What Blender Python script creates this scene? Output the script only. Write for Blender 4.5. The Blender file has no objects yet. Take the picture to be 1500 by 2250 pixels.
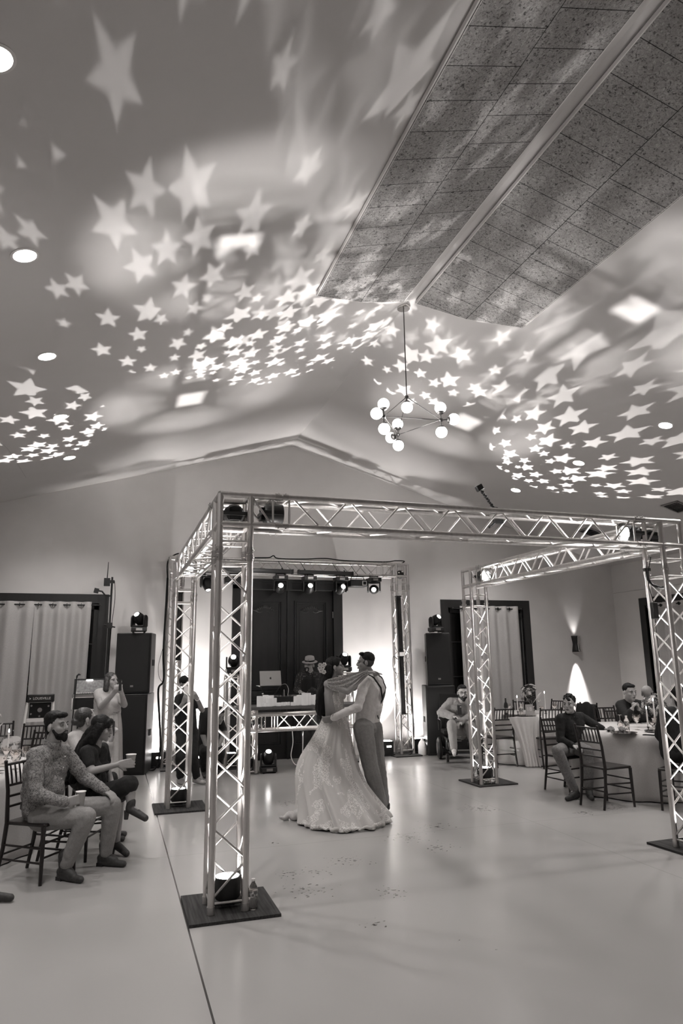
import bpy, math, random
from mathutils import Vector, Matrix, Quaternion
R = math.radians
V = Vector
SC = bpy.context.scene
COL = SC.collection
random.seed(7)

# ------------------------------------------------------------------ camera
cd = bpy.data.cameras.new('camera'); cam = bpy.data.objects.new('camera', cd); COL.objects.link(cam)
cd.sensor_fit = 'VERTICAL'; cd.sensor_height = 36.0; cd.sensor_width = 24.0; cd.lens = 1512/2250*36
cd.clip_start = .05; cd.clip_end = 100
AL, TH, RO = .3137, .2124, -.0138
cam.matrix_world = Matrix.Translation((0, 0, 1.738)) @ Matrix.Rotation(-AL, 4, 'Z') @ Matrix.Rotation(math.pi/2+TH, 4, 'X') @ Matrix.Rotation(RO, 4, 'Z')
SC.camera = cam
# ------------------------------------------------------------------ exposure
SC.view_settings.view_transform = 'Standard'; SC.view_settings.look = 'None'
SC.view_settings.gamma = 1; SC.view_settings.use_curve_mapping = False
SC.view_settings.exposure = 1.36
w = bpy.data.worlds.new('world'); SC.world = w; w.use_nodes = True
w.node_tree.nodes['Background'].inputs[0].default_value = (.9, .85, .8, 1)
w.node_tree.nodes['Background'].inputs[1].default_value = .02
LC = (1.0, .965, .945)          # tint shared by every lamp (sepia print)

# ------------------------------------------------------------------ materials
def mat(name, col, rough=.6, metal=0., emit=0., spec=.5, alpha=1., trans=0., ior=1.45, sheen=0., coat=0.):
    m = bpy.data.materials.new(name); m.use_nodes = True
    b = m.node_tree.nodes['Principled BSDF']
    if not isinstance(col, tuple): col = (col, col*.97, col*.95)
    b.inputs['Base Color'].default_value = (*col, 1)
    b.inputs['Roughness'].default_value = rough; b.inputs['Metallic'].default_value = metal
    b.inputs['Specular IOR Level'].default_value = spec; b.inputs['Alpha'].default_value = alpha
    b.inputs['Transmission Weight'].default_value = trans; b.inputs['IOR'].default_value = ior
    b.inputs['Sheen Weight'].default_value = sheen; b.inputs['Coat Weight'].default_value = coat
    if emit: b.inputs['Emission Color'].default_value = (*LC, 1); b.inputs['Emission Strength'].default_value = emit
    return m
class NT:
    def __init__(s, m): s.t = m.node_tree; s.b = s.t.nodes.get('Principled BSDF')
    def n(s, ty, **k):
        x = s.t.nodes.new(ty)
        for a, v in k.items():
            if a.startswith('i_'):
                key = a[2:].replace('_', ' '); x.inputs[int(key) if key.isdigit() else key].default_value = v
            else: setattr(x, a, v)
        return x
    def l(s, a, b): s.t.links.new(a, b)
    def m(s, op, a, b=None, c=None, clamp=False):
        x = s.t.nodes.new('ShaderNodeMath'); x.operation = op; x.use_clamp = clamp
        for i, q in enumerate((a, b, c)):
            if q is None: continue
            if isinstance(q, (int, float)): x.inputs[i].default_value = q
            else: s.l(q, x.inputs[i])
        return x.outputs[0]
    def ramp(s, fac, stops, interp='LINEAR'):
        x = s.t.nodes.new('ShaderNodeValToRGB'); e = x.color_ramp.elements; x.color_ramp.interpolation = interp
        while len(e) < len(stops): e.new(.5)
        for el, (p, c) in zip(e, stops):
            el.position = p
            if not isinstance(c, tuple): c = (c, c*.97, c*.95)
            el.color = (*c, 1)
        s.l(fac, x.inputs[0]); return x.outputs[0]
def noise_mat(name, stops, scale=20, rough=.6, detail=4, bump=0., metal=0., stretch=(1, 1, 1), dist=.01, spec=.5, kind='noise'):
    m = mat(name, .5, rough, metal, spec=spec); t = NT(m)
    tc = t.n('ShaderNodeTexCoord'); mp = t.n('ShaderNodeMapping'); mp.inputs['Scale'].default_value = stretch
    t.l(tc.outputs['Object'], mp.inputs[0])
    if kind == 'noise':
        nz = t.n('ShaderNodeTexNoise', i_Scale=scale, i_Detail=detail); f = nz.outputs[0]
    else:
        nz = t.n('ShaderNodeTexVoronoi', i_Scale=scale); f = nz.outputs['Distance']
    t.l(mp.outputs[0], nz.inputs['Vector'])
    t.l(t.ramp(f, stops), t.b.inputs['Base Color'])
    if bump:
        bp = t.n('ShaderNodeBump', i_Strength=bump, i_Distance=dist); t.l(f, bp.inputs['Height']); t.l(bp.outputs[0], t.b.inputs['Normal'])
    return m
M = {}
M['wall'] = noise_mat('painted wall', [(.3, .60), (.7, .63)], 3, .75, bump=.05, dist=.003)
M['ceil'] = noise_mat('painted ceiling', [(.3, .52), (.7, .54)], 2, .8)
M['trim'] = mat('white trim', .62, .5)
M['casing'] = noise_mat('dark stained casing', [(.3, .016), (.7, .024)], 9, .42, stretch=(1, 1, .1))
M['door'] = noise_mat('dark carved wood', [(.3, .007), (.7, .013)], 12, .5, stretch=(1, 1, .1), spec=.35)
M['alu'] = noise_mat('aluminium tube', [(.3, .53), (.7, .64)], 30, .40, metal=1., stretch=(1, 1, .2))
M['alud'] = mat('aluminium coupler', .45, .35, 1.)
M['black'] = mat('black plastic', .012, .45)
M['blackm'] = mat('black matte', .01, .8, spec=.25)
M['grille'] = noise_mat('speaker grille', [(.4, .006), (.6, .012)], 400, .7)
M['white'] = mat('white plastic', .7, .4)
M['chairw'] = mat('dark mahogany lacquer', (.010, .007, .0065), .35, coat=.1)
M['chrome'] = mat('chrome', .6, .15, 1.)
M['glass'] = mat('clear glass', .95, .03, trans=1., ior=1.45)
M['pane'] = mat('dark window glass', .01, .08)
M['lens'] = mat('lit lens', .9, .3, emit=14)
M['lensd'] = mat('dim lens', .9, .3, emit=5)
M['globe'] = mat('opal glass globe', .9, .3, emit=2.6)
M['disc'] = mat('downlight diffuser', .9, .4, emit=6)
M['wax'] = mat('white wax', .5, .5, emit=.07)
M['waxd'] = mat('ivory taper', .75, .5)
M['flame'] = mat('flame', .9, .5, emit=12)
M['screen'] = mat('screen', .05, .2)
M['steel'] = mat('steel', .35, .35, .9)
M['gold'] = mat('charger plate', .22, .25, .8)
M['napkin'] = mat('grey napkin', .13, .9)
M['petal'] = mat('pale petals', .55, .7); M['petald'] = mat('dusky petals', .16, .7); M['leaf'] = mat('leaf', .06, .6)
def cloth(name, a, b, s=60, bump=.1, rough=.9): return noise_mat(name, [(.3, a), (.7, b)], s, rough, bump=bump, dist=.004)
M['linen'] = cloth('white linen', .50, .56, 90)
M['curtain'] = cloth('sheer curtain', .40, .48, 120, .05)
t = NT(M['curtain']); t.b.inputs['Transmission Weight'].default_value = 0
# floor
def floor_mat():
    m = mat('sealed floor', .4, .2); t = NT(m)
    tc = t.n('ShaderNodeTexCoord'); n1 = t.n('ShaderNodeTexNoise', i_Scale=.8, i_Detail=2, i_Roughness=.4); t.l(tc.outputs['Object'], n1.inputs['Vector'])
    n2 = t.n('ShaderNodeTexNoise', i_Scale=24, i_Detail=3); t.l(tc.outputs['Object'], n2.inputs['Vector'])
    base = t.ramp(n1.outputs[0], [(.1, .31), (.9, .37)])
    sx = t.n('ShaderNodeSeparateXYZ'); t.l(tc.outputs['Object'], sx.inputs[0]); X, Y = sx.outputs[0], sx.outputs[1]
    # worn flecks clustered round the dance area
    spots = [(2.19, 8.94, .35), (1.56, 7.14, .10), (1.52, 5.65, .33), (1.69, 6.09, .25), (1.49, 6.1, .2), (1.75, 4.81, .16), (2.9, 6.85, .35), (3.35, 7.19, .3),
             (2.1, 5.38, .25), (2.3, 4.16, .04), (2.14, 4.38, .05), (5.7, 7.3, .35), (5.2, 7.16, .2), (2.05, 6.3, .3), (4.2, 7.8, .4), (3.0, 6.4, .25)]
    msk = None
    for x, y, r in spots:
        dx = t.m('SUBTRACT', X, x); dy = t.m('SUBTRACT', Y, y)
        d = t.m('SQRT', t.m('ADD', t.m('MULTIPLY', dx, dx), t.m('MULTIPLY', dy, dy)))
        q = t.m('SUBTRACT', 1., t.m('DIVIDE', d, r), clamp=True)
        msk = q if msk is None else t.m('MAXIMUM', msk, q)
    mp = t.n('ShaderNodeMapping'); mp.inputs['Scale'].default_value = (1., 1.5, 1); t.l(tc.outputs['Object'], mp.inputs[0])
    n3 = t.n('ShaderNodeTexNoise', i_Scale=22, i_Detail=2, i_Roughness=.5); t.l(mp.outputs[0], n3.inputs['Vector'])
    thr = t.m('SUBTRACT', .76, t.m('MULTIPLY', msk, .20))
    fl = t.m('MULTIPLY', t.m('GREATER_THAN', n3.outputs[0], thr), t.m('GREATER_THAN', msk, .02))
    mx = t.n('ShaderNodeMix', data_type='RGBA'); t.l(fl, mx.inputs[0]); t.l(base, mx.inputs[6]); mx.inputs[7].default_value = (.07, .065, .06, 1)
    # joints
    def line(c, v, wd):
        return t.m('LESS_THAN', t.m('ABSOLUTE', t.m('SUBTRACT', c, v)), wd)
    j = line(X, .556, .006)
    mx2 = t.n('ShaderNodeMix', data_type='RGBA'); t.l(j, mx2.inputs[0]); t.l(mx.outputs[2], mx2.inputs[6]); mx2.inputs[7].default_value = (.03, .028, .027, 1)
    j2 = t.m('MAXIMUM', line(Y, 7.0, .003), t.m('MAXIMUM', line(Y, 10.9, .003), line(X, 4.4, .003)))
    mx3 = t.n('ShaderNodeMix', data_type='RGBA'); t.l(t.m('MULTIPLY', j2, .5), mx3.inputs[0]); t.l(mx2.outputs[2], mx3.inputs[6]); mx3.inputs[7].default_value = (.16, .15, .15, 1)
    t.l(mx3.outputs[2], t.b.inputs['Base Color'])
    rr = t.n('ShaderNodeMapRange', i_1=.1, i_2=.9, i_3=.16, i_4=.28); t.l(n1.outputs[0], rr.inputs[0]); t.l(rr.outputs[0], t.b.inputs['Roughness'])
    bp = t.n('ShaderNodeBump', i_Strength=.03, i_Distance=.003); t.l(n2.outputs[0], bp.inputs['Height']); t.l(bp.outputs[0], t.b.inputs['Normal'])
    return m
M['floor'] = floor_mat()
def panel_mat():
    m = mat('wood wool acoustic panel', .25, .95, spec=.1); t = NT(m)
    tc = t.n('ShaderNodeTexCoord')
    n1 = t.n('ShaderNodeTexNoise', i_Scale=42, i_Detail=3, i_Roughness=.65, i_Distortion=1.2); t.l(tc.outputs['Object'], n1.inputs['Vector'])
    n2 = t.n('ShaderNodeTexVoronoi', i_Scale=60); t.l(tc.outputs['Object'], n2.inputs['Vector'])
    c = t.ramp(n1.outputs[0], [(.34, .07), (.44, .28), (.6, .36), (.72, .5)])
    sp = t.n('ShaderNodeSeparateXYZ'); t.l(tc.outputs['Object'], sp.inputs[0]); cb = t.n('ShaderNodeCombineXYZ'); t.l(sp.outputs[1], cb.inputs[0]); t.l(sp.outputs[0], cb.inputs[1])
    br = t.n('ShaderNodeTexBrick', i_Scale=1., offset=.5); br.inputs['Brick Width'].default_value = .305; br.inputs['Row Height'].default_value = .585
    br.inputs['Mortar Size'].default_value = .0035; br.inputs['Color1'].default_value = (1, 1, 1, 1); br.inputs['Color2'].default_value = (.94, .94, .94, 1); br.inputs['Mortar'].default_value = (.15, .15, .15, 1)
    t.l(cb.outputs[0], br.inputs['Vector'])
    mx = t.n('ShaderNodeMix', data_type='RGBA', blend_type='MULTIPLY'); mx.inputs[0].default_value = 1; t.l(c, mx.inputs[6]); t.l(br.outputs[0], mx.inputs[7])
    t.l(mx.outputs[2], t.b.inputs['Base Color'])
    bp = t.n('ShaderNodeBump', i_Strength=.4, i_Distance=.01); t.l(n1.outputs[0], bp.inputs['Height']); t.l(bp.outputs[0], t.b.inputs['Normal'])
    return m
M['panel'] = panel_mat()

# ------------------------------------------------------------------ object helpers
def link(o): COL.objects.link(o); return o
def props(o, label=None, cat=None, group=None, kind=None):
    if label: o['label'] = label
    if cat: o['category'] = cat
    if group: o['group'] = group
    if kind: o['kind'] = kind
    return o
def thing(name, label, cat, loc=(0, 0, 0), rz=0., group=None):
    o = link(bpy.data.objects.new(name, None)); o.location = loc; o.rotation_euler = (0, 0, rz); o.empty_display_size = .1
    return props(o, label, cat, group)
def rootmat(o):
    m = Matrix.Identity(4)
    while o is not None:
        m = (Matrix.Translation(o.location) @ o.rotation_euler.to_matrix().to_4x4()) @ m; o = o.parent
    return m
def frame(d, up=(0, 0, 1)):
    d = V(d).normalized(); u = V(up)
    if abs(d.dot(u)) > .98: u = V((0, 1, 0)) if abs(d.y) < .9 else V((1, 0, 0))
    x = d.cross(u).normalized(); y = x.cross(d).normalized()
    return x, y, d     # right, up, forward
class MB:
    def __init__(s): s.v = []; s.f = []
    def add(s, vs, fs):
        k = len(s.v); s.v += [tuple(q) for q in vs]; s.f += [tuple(i+k for i in f) for f in fs]; return s
    def box(s, c, d, rot=None):
        vs = []
        for z in (-.5, .5):
            for x, y in ((-.5, -.5), (.5, -.5), (.5, .5), (-.5, .5)): vs.append(V((x*d[0], y*d[1], z*d[2])))
        if rot is not None:
            q = rot if not isinstance(rot, (int, float)) else Matrix.Rotation(rot, 3, 'Z'); vs = [q @ p for p in vs]
        vs = [p+V(c) for p in vs]
        return s.add(vs, [(3, 2, 1, 0), (4, 5, 6, 7), (0, 1, 5, 4), (1, 2, 6, 5), (2, 3, 7, 6), (3, 0, 4, 7)])
    def ring(s, c, x, y, r, n): return [V(c)+V(x)*(r*math.cos(2*math.pi*i/n))+V(y)*(r*math.sin(2*math.pi*i/n)) for i in range(n)]
    def tube(s, a, b, r0, r1=None, n=10, caps=True):
        r1 = r0 if r1 is None else r1; a = V(a); b = V(b); x, y, d = frame(b-a)
        vs = s.ring(a, x, y, r0, n)+s.ring(b, x, y, r1, n)
        fs = [(i, n+i, n+(i+1) % n, (i+1) % n) for i in range(n)]
        if caps: fs += [tuple(range(n)), tuple(range(2*n-1, n-1, -1))]
        return s.add(vs, fs)
    def path(s, pts, r, n=8, caps=True):
        pts = [V(p) for p in pts]; rs = r if isinstance(r, (list, tuple)) else [r]*len(pts); vs = []; px = None
        for i, p in enumerate(pts):
            d = (pts[min(i+1, len(pts)-1)]-pts[max(i-1, 0)])
            if px is None: x, y, _ = frame(d)
            else:
                d = d.normalized(); x = (px-d*px.dot(d)); x = x.normalized() if x.length > 1e-6 else frame(d)[0]; y = x.cross(d)
            px = x; vs += s.ring(p, x, y, rs[i], n)
        m = len(pts); fs = [(j*n+i, (j+1)*n+i, (j+1)*n+(i+1) % n, j*n+(i+1) % n) for j in range(m-1) for i in range(n)]
        if caps: fs += [tuple(range(n)), tuple(range(m*n-1, (m-1)*n-1, -1))]
        return s.add(vs, fs)
    def ell(s, c, r, rot=None, nu=16, nv=10):
        if not isinstance(r, (tuple, list)): r = (r, r, r)
        vs = [V((0, 0, -r[2]))]
        for j in range(1, nv):
            ph = -math.pi/2+math.pi*j/nv
            for i in range(nu):
                a = 2*math.pi*i/nu; vs.append(V((r[0]*math.cos(ph)*math.cos(a), r[1]*math.cos(ph)*math.sin(a), r[2]*math.sin(ph))))
        vs.append(V((0, 0, r[2])))
        if rot is not None: vs = [rot @ p for p in vs]
        vs = [p+V(c) for p in vs]; fs = []
        for i in range(nu): fs.append((0, 1+(i+1) % nu, 1+i)); fs.append((len(vs)-1, 1+(nv-2)*nu+i, 1+(nv-2)*nu+(i+1) % nu))
        for j in range(nv-2):
            for i in range(nu): a = 1+j*nu; fs.append((a+i, a+(i+1) % nu, a+nu+(i+1) % nu, a+nu+i))
        return s.add(vs, fs)
    def cap(s, a, ra, b, rb, n=12):           # tapered capsule
        a = V(a); b = V(b)
        s.ell(a, ra, nu=n, nv=8); s.ell(b, rb, nu=n, nv=8)
        if (b-a).length > 1e-4: s.tube(a, b, ra, rb, n)
        return s
    def lathe(s, prof, c=(0, 0, 0), n=24, rot=None):
        vs = []; c = V(c)
        for r, z in prof:
            for i in range(n):
                p = V((r*math.cos(2*math.pi*i/n), r*math.sin(2*math.pi*i/n), z)); vs.append((rot @ p if rot is not None else p)+c)
        m = len(prof); fs = [(j*n+i, j*n+(i+1) % n, (j+1)*n+(i+1) % n, (j+1)*n+i) for j in range(m-1) for i in range(n)]
        if prof[0][0] > 0: fs.append(tuple(range(n-1, -1, -1)))
        if prof[-1][0] > 0: fs.append(tuple(range((m-1)*n, m*n)))
        return s.add(vs, fs)
    def prism(s, poly, a, b, f=lambda x, y, z: (x, y, z)):
        n = len(poly); vs = [f(x, y, a) for x, y in poly]+[f(x, y, b) for x, y in poly]
        return s.add(vs, [tuple(range(n-1, -1, -1)), tuple(range(n, 2*n))]+[(i, (i+1) % n, n+(i+1) % n, n+i) for i in range(n)])
    def grid(s, rows, close=False):
        n = len(rows[0]); vs = [p for r in rows for p in r]; fs = []
        for j in range(len(rows)-1):
            for i in range(n if close else n-1): fs.append((j*n+i, j*n+(i+1) % n, (j+1)*n+(i+1) % n, (j+1)*n+i))
        return s.add(vs, fs)
    def build(s, name, m, parent=None, world=True, label=None, smooth=True, ang=38, mods=(), **k):
        me = bpy.data.meshes.new(name); vs = s.v
        if parent is not None and world:
            im = rootmat(parent).inverted(); vs = [im @ V(p) for p in vs]
        org = V((0, 0, 0))
        if parent is None:
            xs = [p[0] for p in vs]; ys = [p[1] for p in vs]; zs = [p[2] for p in vs]
            org = V(((min(xs)+max(xs))/2, (min(ys)+max(ys))/2, min(zs))) if not k.pop('noorg', False) else org
            vs = [V(p)-org for p in vs]
        me.from_pydata([tuple(p) for p in vs], [], s.f); me.update()
        if smooth:
            me.polygons.foreach_set('use_smooth', [True]*len(me.polygons)); me.set_sharp_from_angle(angle=R(ang))
        me.materials.append(m); o = link(bpy.data.objects.new(name, me)); o.location = org
        if parent is not None: o.parent = parent
        for md in mods:
            q = o.modifiers.new(md[0].lower(), md[0])
            for a, b in md[1].items(): setattr(q, a, b)
        return props(o, label, **k)
def blob(mb, name, m, parent, vox=.008, sm=4, disp=None, **k):
    o = mb.build(name, m, parent, **k)
    q = o.modifiers.new('remesh', 'REMESH'); q.mode = 'VOXEL'; q.voxel_size = vox; q.use_smooth_shade = True
    if sm:
        q = o.modifiers.new('smooth', 'SMOOTH'); q.factor = .5; q.iterations = sm
    if disp:
        tx = bpy.data.textures.get('folds%g' % disp[1]) or bpy.data.textures.new('folds%g' % disp[1], 'CLOUDS'); tx.noise_scale = disp[1]
        q = o.modifiers.new('folds', 'DISPLACE'); q.texture = tx; q.strength = disp[0]; q.mid_level = .5
    return o
def kids(o): return [c for c in bpy.data.objects if c.parent == o]
def copy_tree(o, loc=None, rz=None, label=None, parent=None):
    c = o.copy(); link(c)
    if parent is not None: c.parent = parent
    if loc is not None: c.location = loc
    if rz is not None: c.rotation_euler = (0, 0, rz)
    if label: c['label'] = label
    for ch in kids(o): copy_tree(ch, parent=c)
    return c
def lamp(parent, kind, loc, energy, target=None, angle=40, blend=.3, size=.03, name='lamp', ctint=1.):
    ld = bpy.data.lights.new(name, kind); ld.energy = energy; ld.color = LC
    if kind == 'SPOT': ld.spot_size = R(angle); ld.spot_blend = blend
    ld.shadow_soft_size = size
    o = link(bpy.data.objects.new(name, ld))
    d = V(target)-V(loc) if target is not None else V((0, 0, -1))
    mw = Matrix.Translation(loc) @ d.to_track_quat('-Z', 'Y').to_matrix().to_4x4()
    if parent is not None:
        o.parent = parent; o.matrix_local = rootmat(parent).inverted() @ mw
    else: o.matrix_world = mw
    return o
def gobo(o, scale=5., soft=.04, seed=0., half=15., lo=.26, hi=.46, keep=1.):
    """star gobo: the lamp's own direction is the slide coordinate"""
    ld = o.data; ld.use_nodes = True; tr = ld.node_tree
    class Q: pass
    t = NT.__new__(NT); t.t = tr; t.b = None; em = [n for n in tr.nodes if n.type == 'EMISSION'][0]
    tc = t.n('ShaderNodeTexCoord'); sx = t.n('ShaderNodeSeparateXYZ'); t.l(tc.outputs['Normal'], sx.inputs[0])
    T = math.tan(R(half)); z = t.m('ABSOLUTE', sx.outputs[2])
    u = t.m('DIVIDE', t.m('DIVIDE', sx.outputs[0], z), T); v = t.m('DIVIDE', t.m('DIVIDE', sx.outputs[1], z), T)
    r0 = t.m('SQRT', t.m('ADD', t.m('MULTIPLY', u, u), t.m('MULTIPLY', v, v)))
    cb = t.n('ShaderNodeCombineXYZ'); t.l(t.m('ADD', t.m('MULTIPLY', u, scale), seed), cb.inputs[0]); t.l(t.m('ADD', t.m('MULTIPLY', v, scale), seed*1.7), cb.inputs[1])
    vo = t.n('ShaderNodeTexVoronoi', voronoi_dimensions='2D', i_Scale=1., i_Randomness=.72); t.l(cb.outputs[0], vo.inputs['Vector'])
    sub = t.n('ShaderNodeVectorMath', operation='SUBTRACT'); t.l(cb.outputs[0], sub.inputs[0]); t.l(vo.outputs['Position'], sub.inputs[1])
    s2 = t.n('ShaderNodeSeparateXYZ'); t.l(sub.outputs[0], s2.inputs[0]); sc = t.n('ShaderNodeSeparateColor'); t.l(vo.outputs['Color'], sc.inputs[0])
    r = t.m('SQRT', t.m('ADD', t.m('MULTIPLY', s2.outputs[0], s2.outputs[0]), t.m('MULTIPLY', s2.outputs[1], s2.outputs[1])))
    an = t.m('ADD', t.m('ARCTAN2', s2.outputs[1], s2.outputs[0]), t.m('MULTIPLY', sc.outputs[0], 6.283))
    w5 = 2*math.pi/5
    a = t.m('ABSOLUTE', t.m('SUBTRACT', t.m('FLOORED_MODULO', an, w5), w5/2)); a = t.m('SUBTRACT', w5/2, a)
    k = .47; y1 = k*math.sin(w5/2); x1 = k*math.cos(w5/2)
    den = t.m('ADD', t.m('MULTIPLY', t.m('COSINE', a), y1), t.m('MULTIPLY', t.m('SINE', a), 1-x1))
    RR = t.n('ShaderNodeMapRange', i_1=0., i_2=1., i_3=lo, i_4=hi); t.l(sc.outputs[1], RR.inputs[0])
    st = t.m('MULTIPLY', RR.outputs[0], t.m('DIVIDE', y1, den))
    ms = t.n('ShaderNodeMapRange', interpolation_type='SMOOTHSTEP', i_3=0., i_4=1.); ms.inputs[1].default_value = -soft; ms.inputs[2].default_value = soft
    t.l(t.m('SUBTRACT', st, r), ms.inputs[0])
    inside = t.m('LESS_THAN', r0, 1.)
    kp = t.m('LESS_THAN', sc.outputs[2], keep)
    t.l(t.m('MULTIPLY', t.m('MULTIPLY', ms.outputs[0], inside), kp), em.inputs['Strength'])
    return o

def textmesh(body, loc, size, m, parent, rx=90, rz=0, sx=1., name='lettering'):
    cu = bpy.data.curves.new(name, 'FONT'); cu.body = body; cu.size = size; cu.align_x = 'CENTER'; cu.align_y = 'CENTER'; cu.extrude = .001
    o = bpy.data.objects.new(name, cu); link(o); me = bpy.data.meshes.new_from_object(o.evaluated_get(bpy.context.evaluated_depsgraph_get())); bpy.data.objects.remove(o)
    me.materials.clear(); me.materials.append(m); q = link(bpy.data.objects.new(name, me)); q.parent = parent
    q.matrix_local = rootmat(parent).inverted() @ Matrix.Translation(loc) @ Matrix.Rotation(rz, 4, 'Z') @ Matrix.Rotation(R(rx), 4, 'X') @ Matrix.Scale(sx, 4, (1, 0, 0)); return q
# ================================================================== ROOM
SRX, ZRG, KL, KR = 3.137, 5.96, .283, .2995
WY, XR, XL, YB = 12.87, 10.55, -4.3, -3.5
def zc(x): return ZRG-(KL*(SRX-x) if x < SRX else KR*(x-SRX))
def struct(mb, name, m, **k): return mb.build(name, m, kind='structure', **k)
struct(MB().box((3.1, 4.7, -.1), (15.4, 16.9, .2)), 'floor', M['floor'], noorg=True)
c = MB()
for x0, x1 in ((XL-.1, SRX), (SRX, XR+.1)):
    c.prism([(x0, zc(x0)), (x1, zc(x1)), (x1, zc(x1)+.15), (x0, zc(x0)+.15)], YB-.1, WY+.1, lambda x, y, z: (x, z, y))
struct(c, 'ceiling', M['ceil'])
b = MB()
zt = 3.11
ops = [(-3.6, -.32, 2.77), (2.16, 4.0, 3.11), (6.43, 8.19, 2.77)]
xs = [XL-.1]+[q for o in ops for q in o[:2]]+[XR+.1]
for i in range(0, len(xs), 2): b.box(((xs[i]+xs[i+1])/2, WY+.1, zt/2), (xs[i+1]-xs[i], .2, zt))
for x0, x1, z in ops:
    if z < zt: b.box(((x0+x1)/2, WY+.1, (z+zt)/2), (x1-x0, .2, zt-z))
b.prism([(XL-.1, zt), (XR+.1, zt), (XR+.1, zc(XR+.1)), (SRX, ZRG), (XL-.1, zc(XL-.1))], WY, WY+.2, lambda x, y, z: (x, z, y))
struct(b, 'wall_back', M['wall'])
b = MB(); y0, y1 = 9.9, 11.9      # window in the right wall
z = zc(XR)
b.box((XR+.1, (y1+WY+.2)/2, z/2), (.2, WY+.2-y1, z)); b.box((XR+.1, (YB+y0)/2, z/2), (.2, y0-YB, z)); b.box((XR+.1, (y0+y1)/2, (2.78+z)/2), (.2, y1-y0, z-2.78))
struct(b, 'wall_right', M['wall'])
struct(MB().box((XL-.1, 4.7, zc(XL)/2), (.2, 16.6, zc(XL))), 'wall_left', M['wall'])
b = MB(); b.prism([(XL-.1, 0), (XR+.1, 0), (XR+.1, zc(XR+.1)), (SRX, ZRG), (XL-.1, zc(XL-.1))], YB-.2, YB, lambda x, y, z: (x, z, y))
struct(b, 'wall_front', M['wall'])
b = MB()
for x0, x1 in ((-.17, 2.01), (4.146, 6.275), (8.35, XR)): b.box(((x0+x1)/2, WY-.008, .08), (x1-x0, .016, .16))
struct(b, 'baseboard_back', M['trim'])
b = MB().box((XR-.008, 12.46, .08), (.016, .8, .16)); b.box((XR-.008, 3.1, .08), (.016, 13.2, .16)); struct(b, 'baseboard_right', M['trim'])
struct(MB().box((XR-.003, 8.2, 3.123), (.006, 9.3, .006)), 'trim_1', M['steel'])
b = MB(); p = [(-2.0, 6.8), (-1.75, 8.5), (-1.55, 10.0), (-1.5, 11.6)]
for (xa, ya), (xb, yb) in zip(p, p[1:]): b.tube((xa, ya, zc(xa)-.001), (xb, yb, zc(xb)-.001), .003, n=6)
struct(b, 'trim_2', M['steel'])

# ------------------------------------------------------------------ windows with dark casing
def casing(num, x0, x1, z, wd=.16, axis=0, pos=WY, muntins=()):
    """x0..x1 outer; frame proud of the wall; panes set back"""
    f = (lambda x, y, zz: (x, pos+y, zz)) if axis == 0 else (lambda x, y, zz: (pos-y*-1, x, zz))
    def bx(mb, xa, xb, ya, yb, za, zb):
        P = [f(x, y, q) for q in (za, zb) for x, y in ((xa, ya), (xb, ya), (xb, yb), (xa, yb))]
        mb.add(P, [(3, 2, 1, 0), (4, 5, 6, 7), (0, 1, 5, 4), (1, 2, 6, 5), (2, 3, 7, 6), (3, 0, 4, 7)])
    m = MB(); bx(m, x0, x0+wd, -.03, .06, 0, z-wd); bx(m, x1-wd, x1, -.03, .06, 0, z-wd); bx(m, x0, x1, -.03, .06, z-wd, z)
    root = struct(m, 'window_%d' % num, M['casing'])
    m = MB(); a, b_ = x0+wd, x1-wd
    for q in (a, (a+b_)/2-.04, b_-.08): bx(m, q, q+.08, .07, .12, 0, z-wd)
    for q in (0, z-wd-.1): bx(m, a, b_, .07, .12, q, q+.1)
    for i in (1, 2, 3): bx(m, a, b_, .085, .11, i*(z-wd)/4-.012, i*(z-wd)/4+.012)
    m.build('window_sash', M['casing'], root)
    m = MB(); bx(m, a, b_, .10, .106, 0, z-wd); m.build('window_pane', M['pane'], root)
    return root
casing(1, -3.76, -.16, 2.93); casing(2, 6.275, 8.35, 2.93)
casing(3, 9.75, 12.06, 2.94, axis=1, pos=XR)

def curtain(root, x0, x1, z0, z1, y, name='curtain_panel', n=6, amp=.045, axis=0, lean=0., seed=0, rodz=None):
    rnd = random.Random(seed); ph = [rnd.uniform(0, 6) for _ in range(4)]
    rows = []; cols = 24*n
    for j in range(13):
        v = j/12; z = z1+(z0-z1)*v; row = []
        for i in range(cols+1):
            u = i/cols; x = x0+(x1-x0)*u + lean*v*u
            a = amp*(1-.25*v)*math.sin(u*n*2*math.pi)+.012*v*math.sin(u*17+ph[0])+.01*v*math.sin(u*31+ph[1]+v)
            row.append((x, y+a, z) if axis == 0 else (y+a, x, z))
        rows.append(row)
    o = MB().grid(rows).build(name, M['curtain'], root, ang=180, mods=[('SOLIDIFY', dict(thickness=.003))])
    # header hem band
    hem = MB().grid([[((p[0], p[1]-.004, p[2]) if axis == 0 else (p[0]-.004, p[1], p[2])) for p in rows[0]], [((p[0], p[1]-.004, z1-.10) if axis == 0 else (p[0]-.004, p[1], z1-.10)) for p in rows[0]]])
    hem.build('header_hem', M['linen'], root, ang=180)
    return rows
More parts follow.
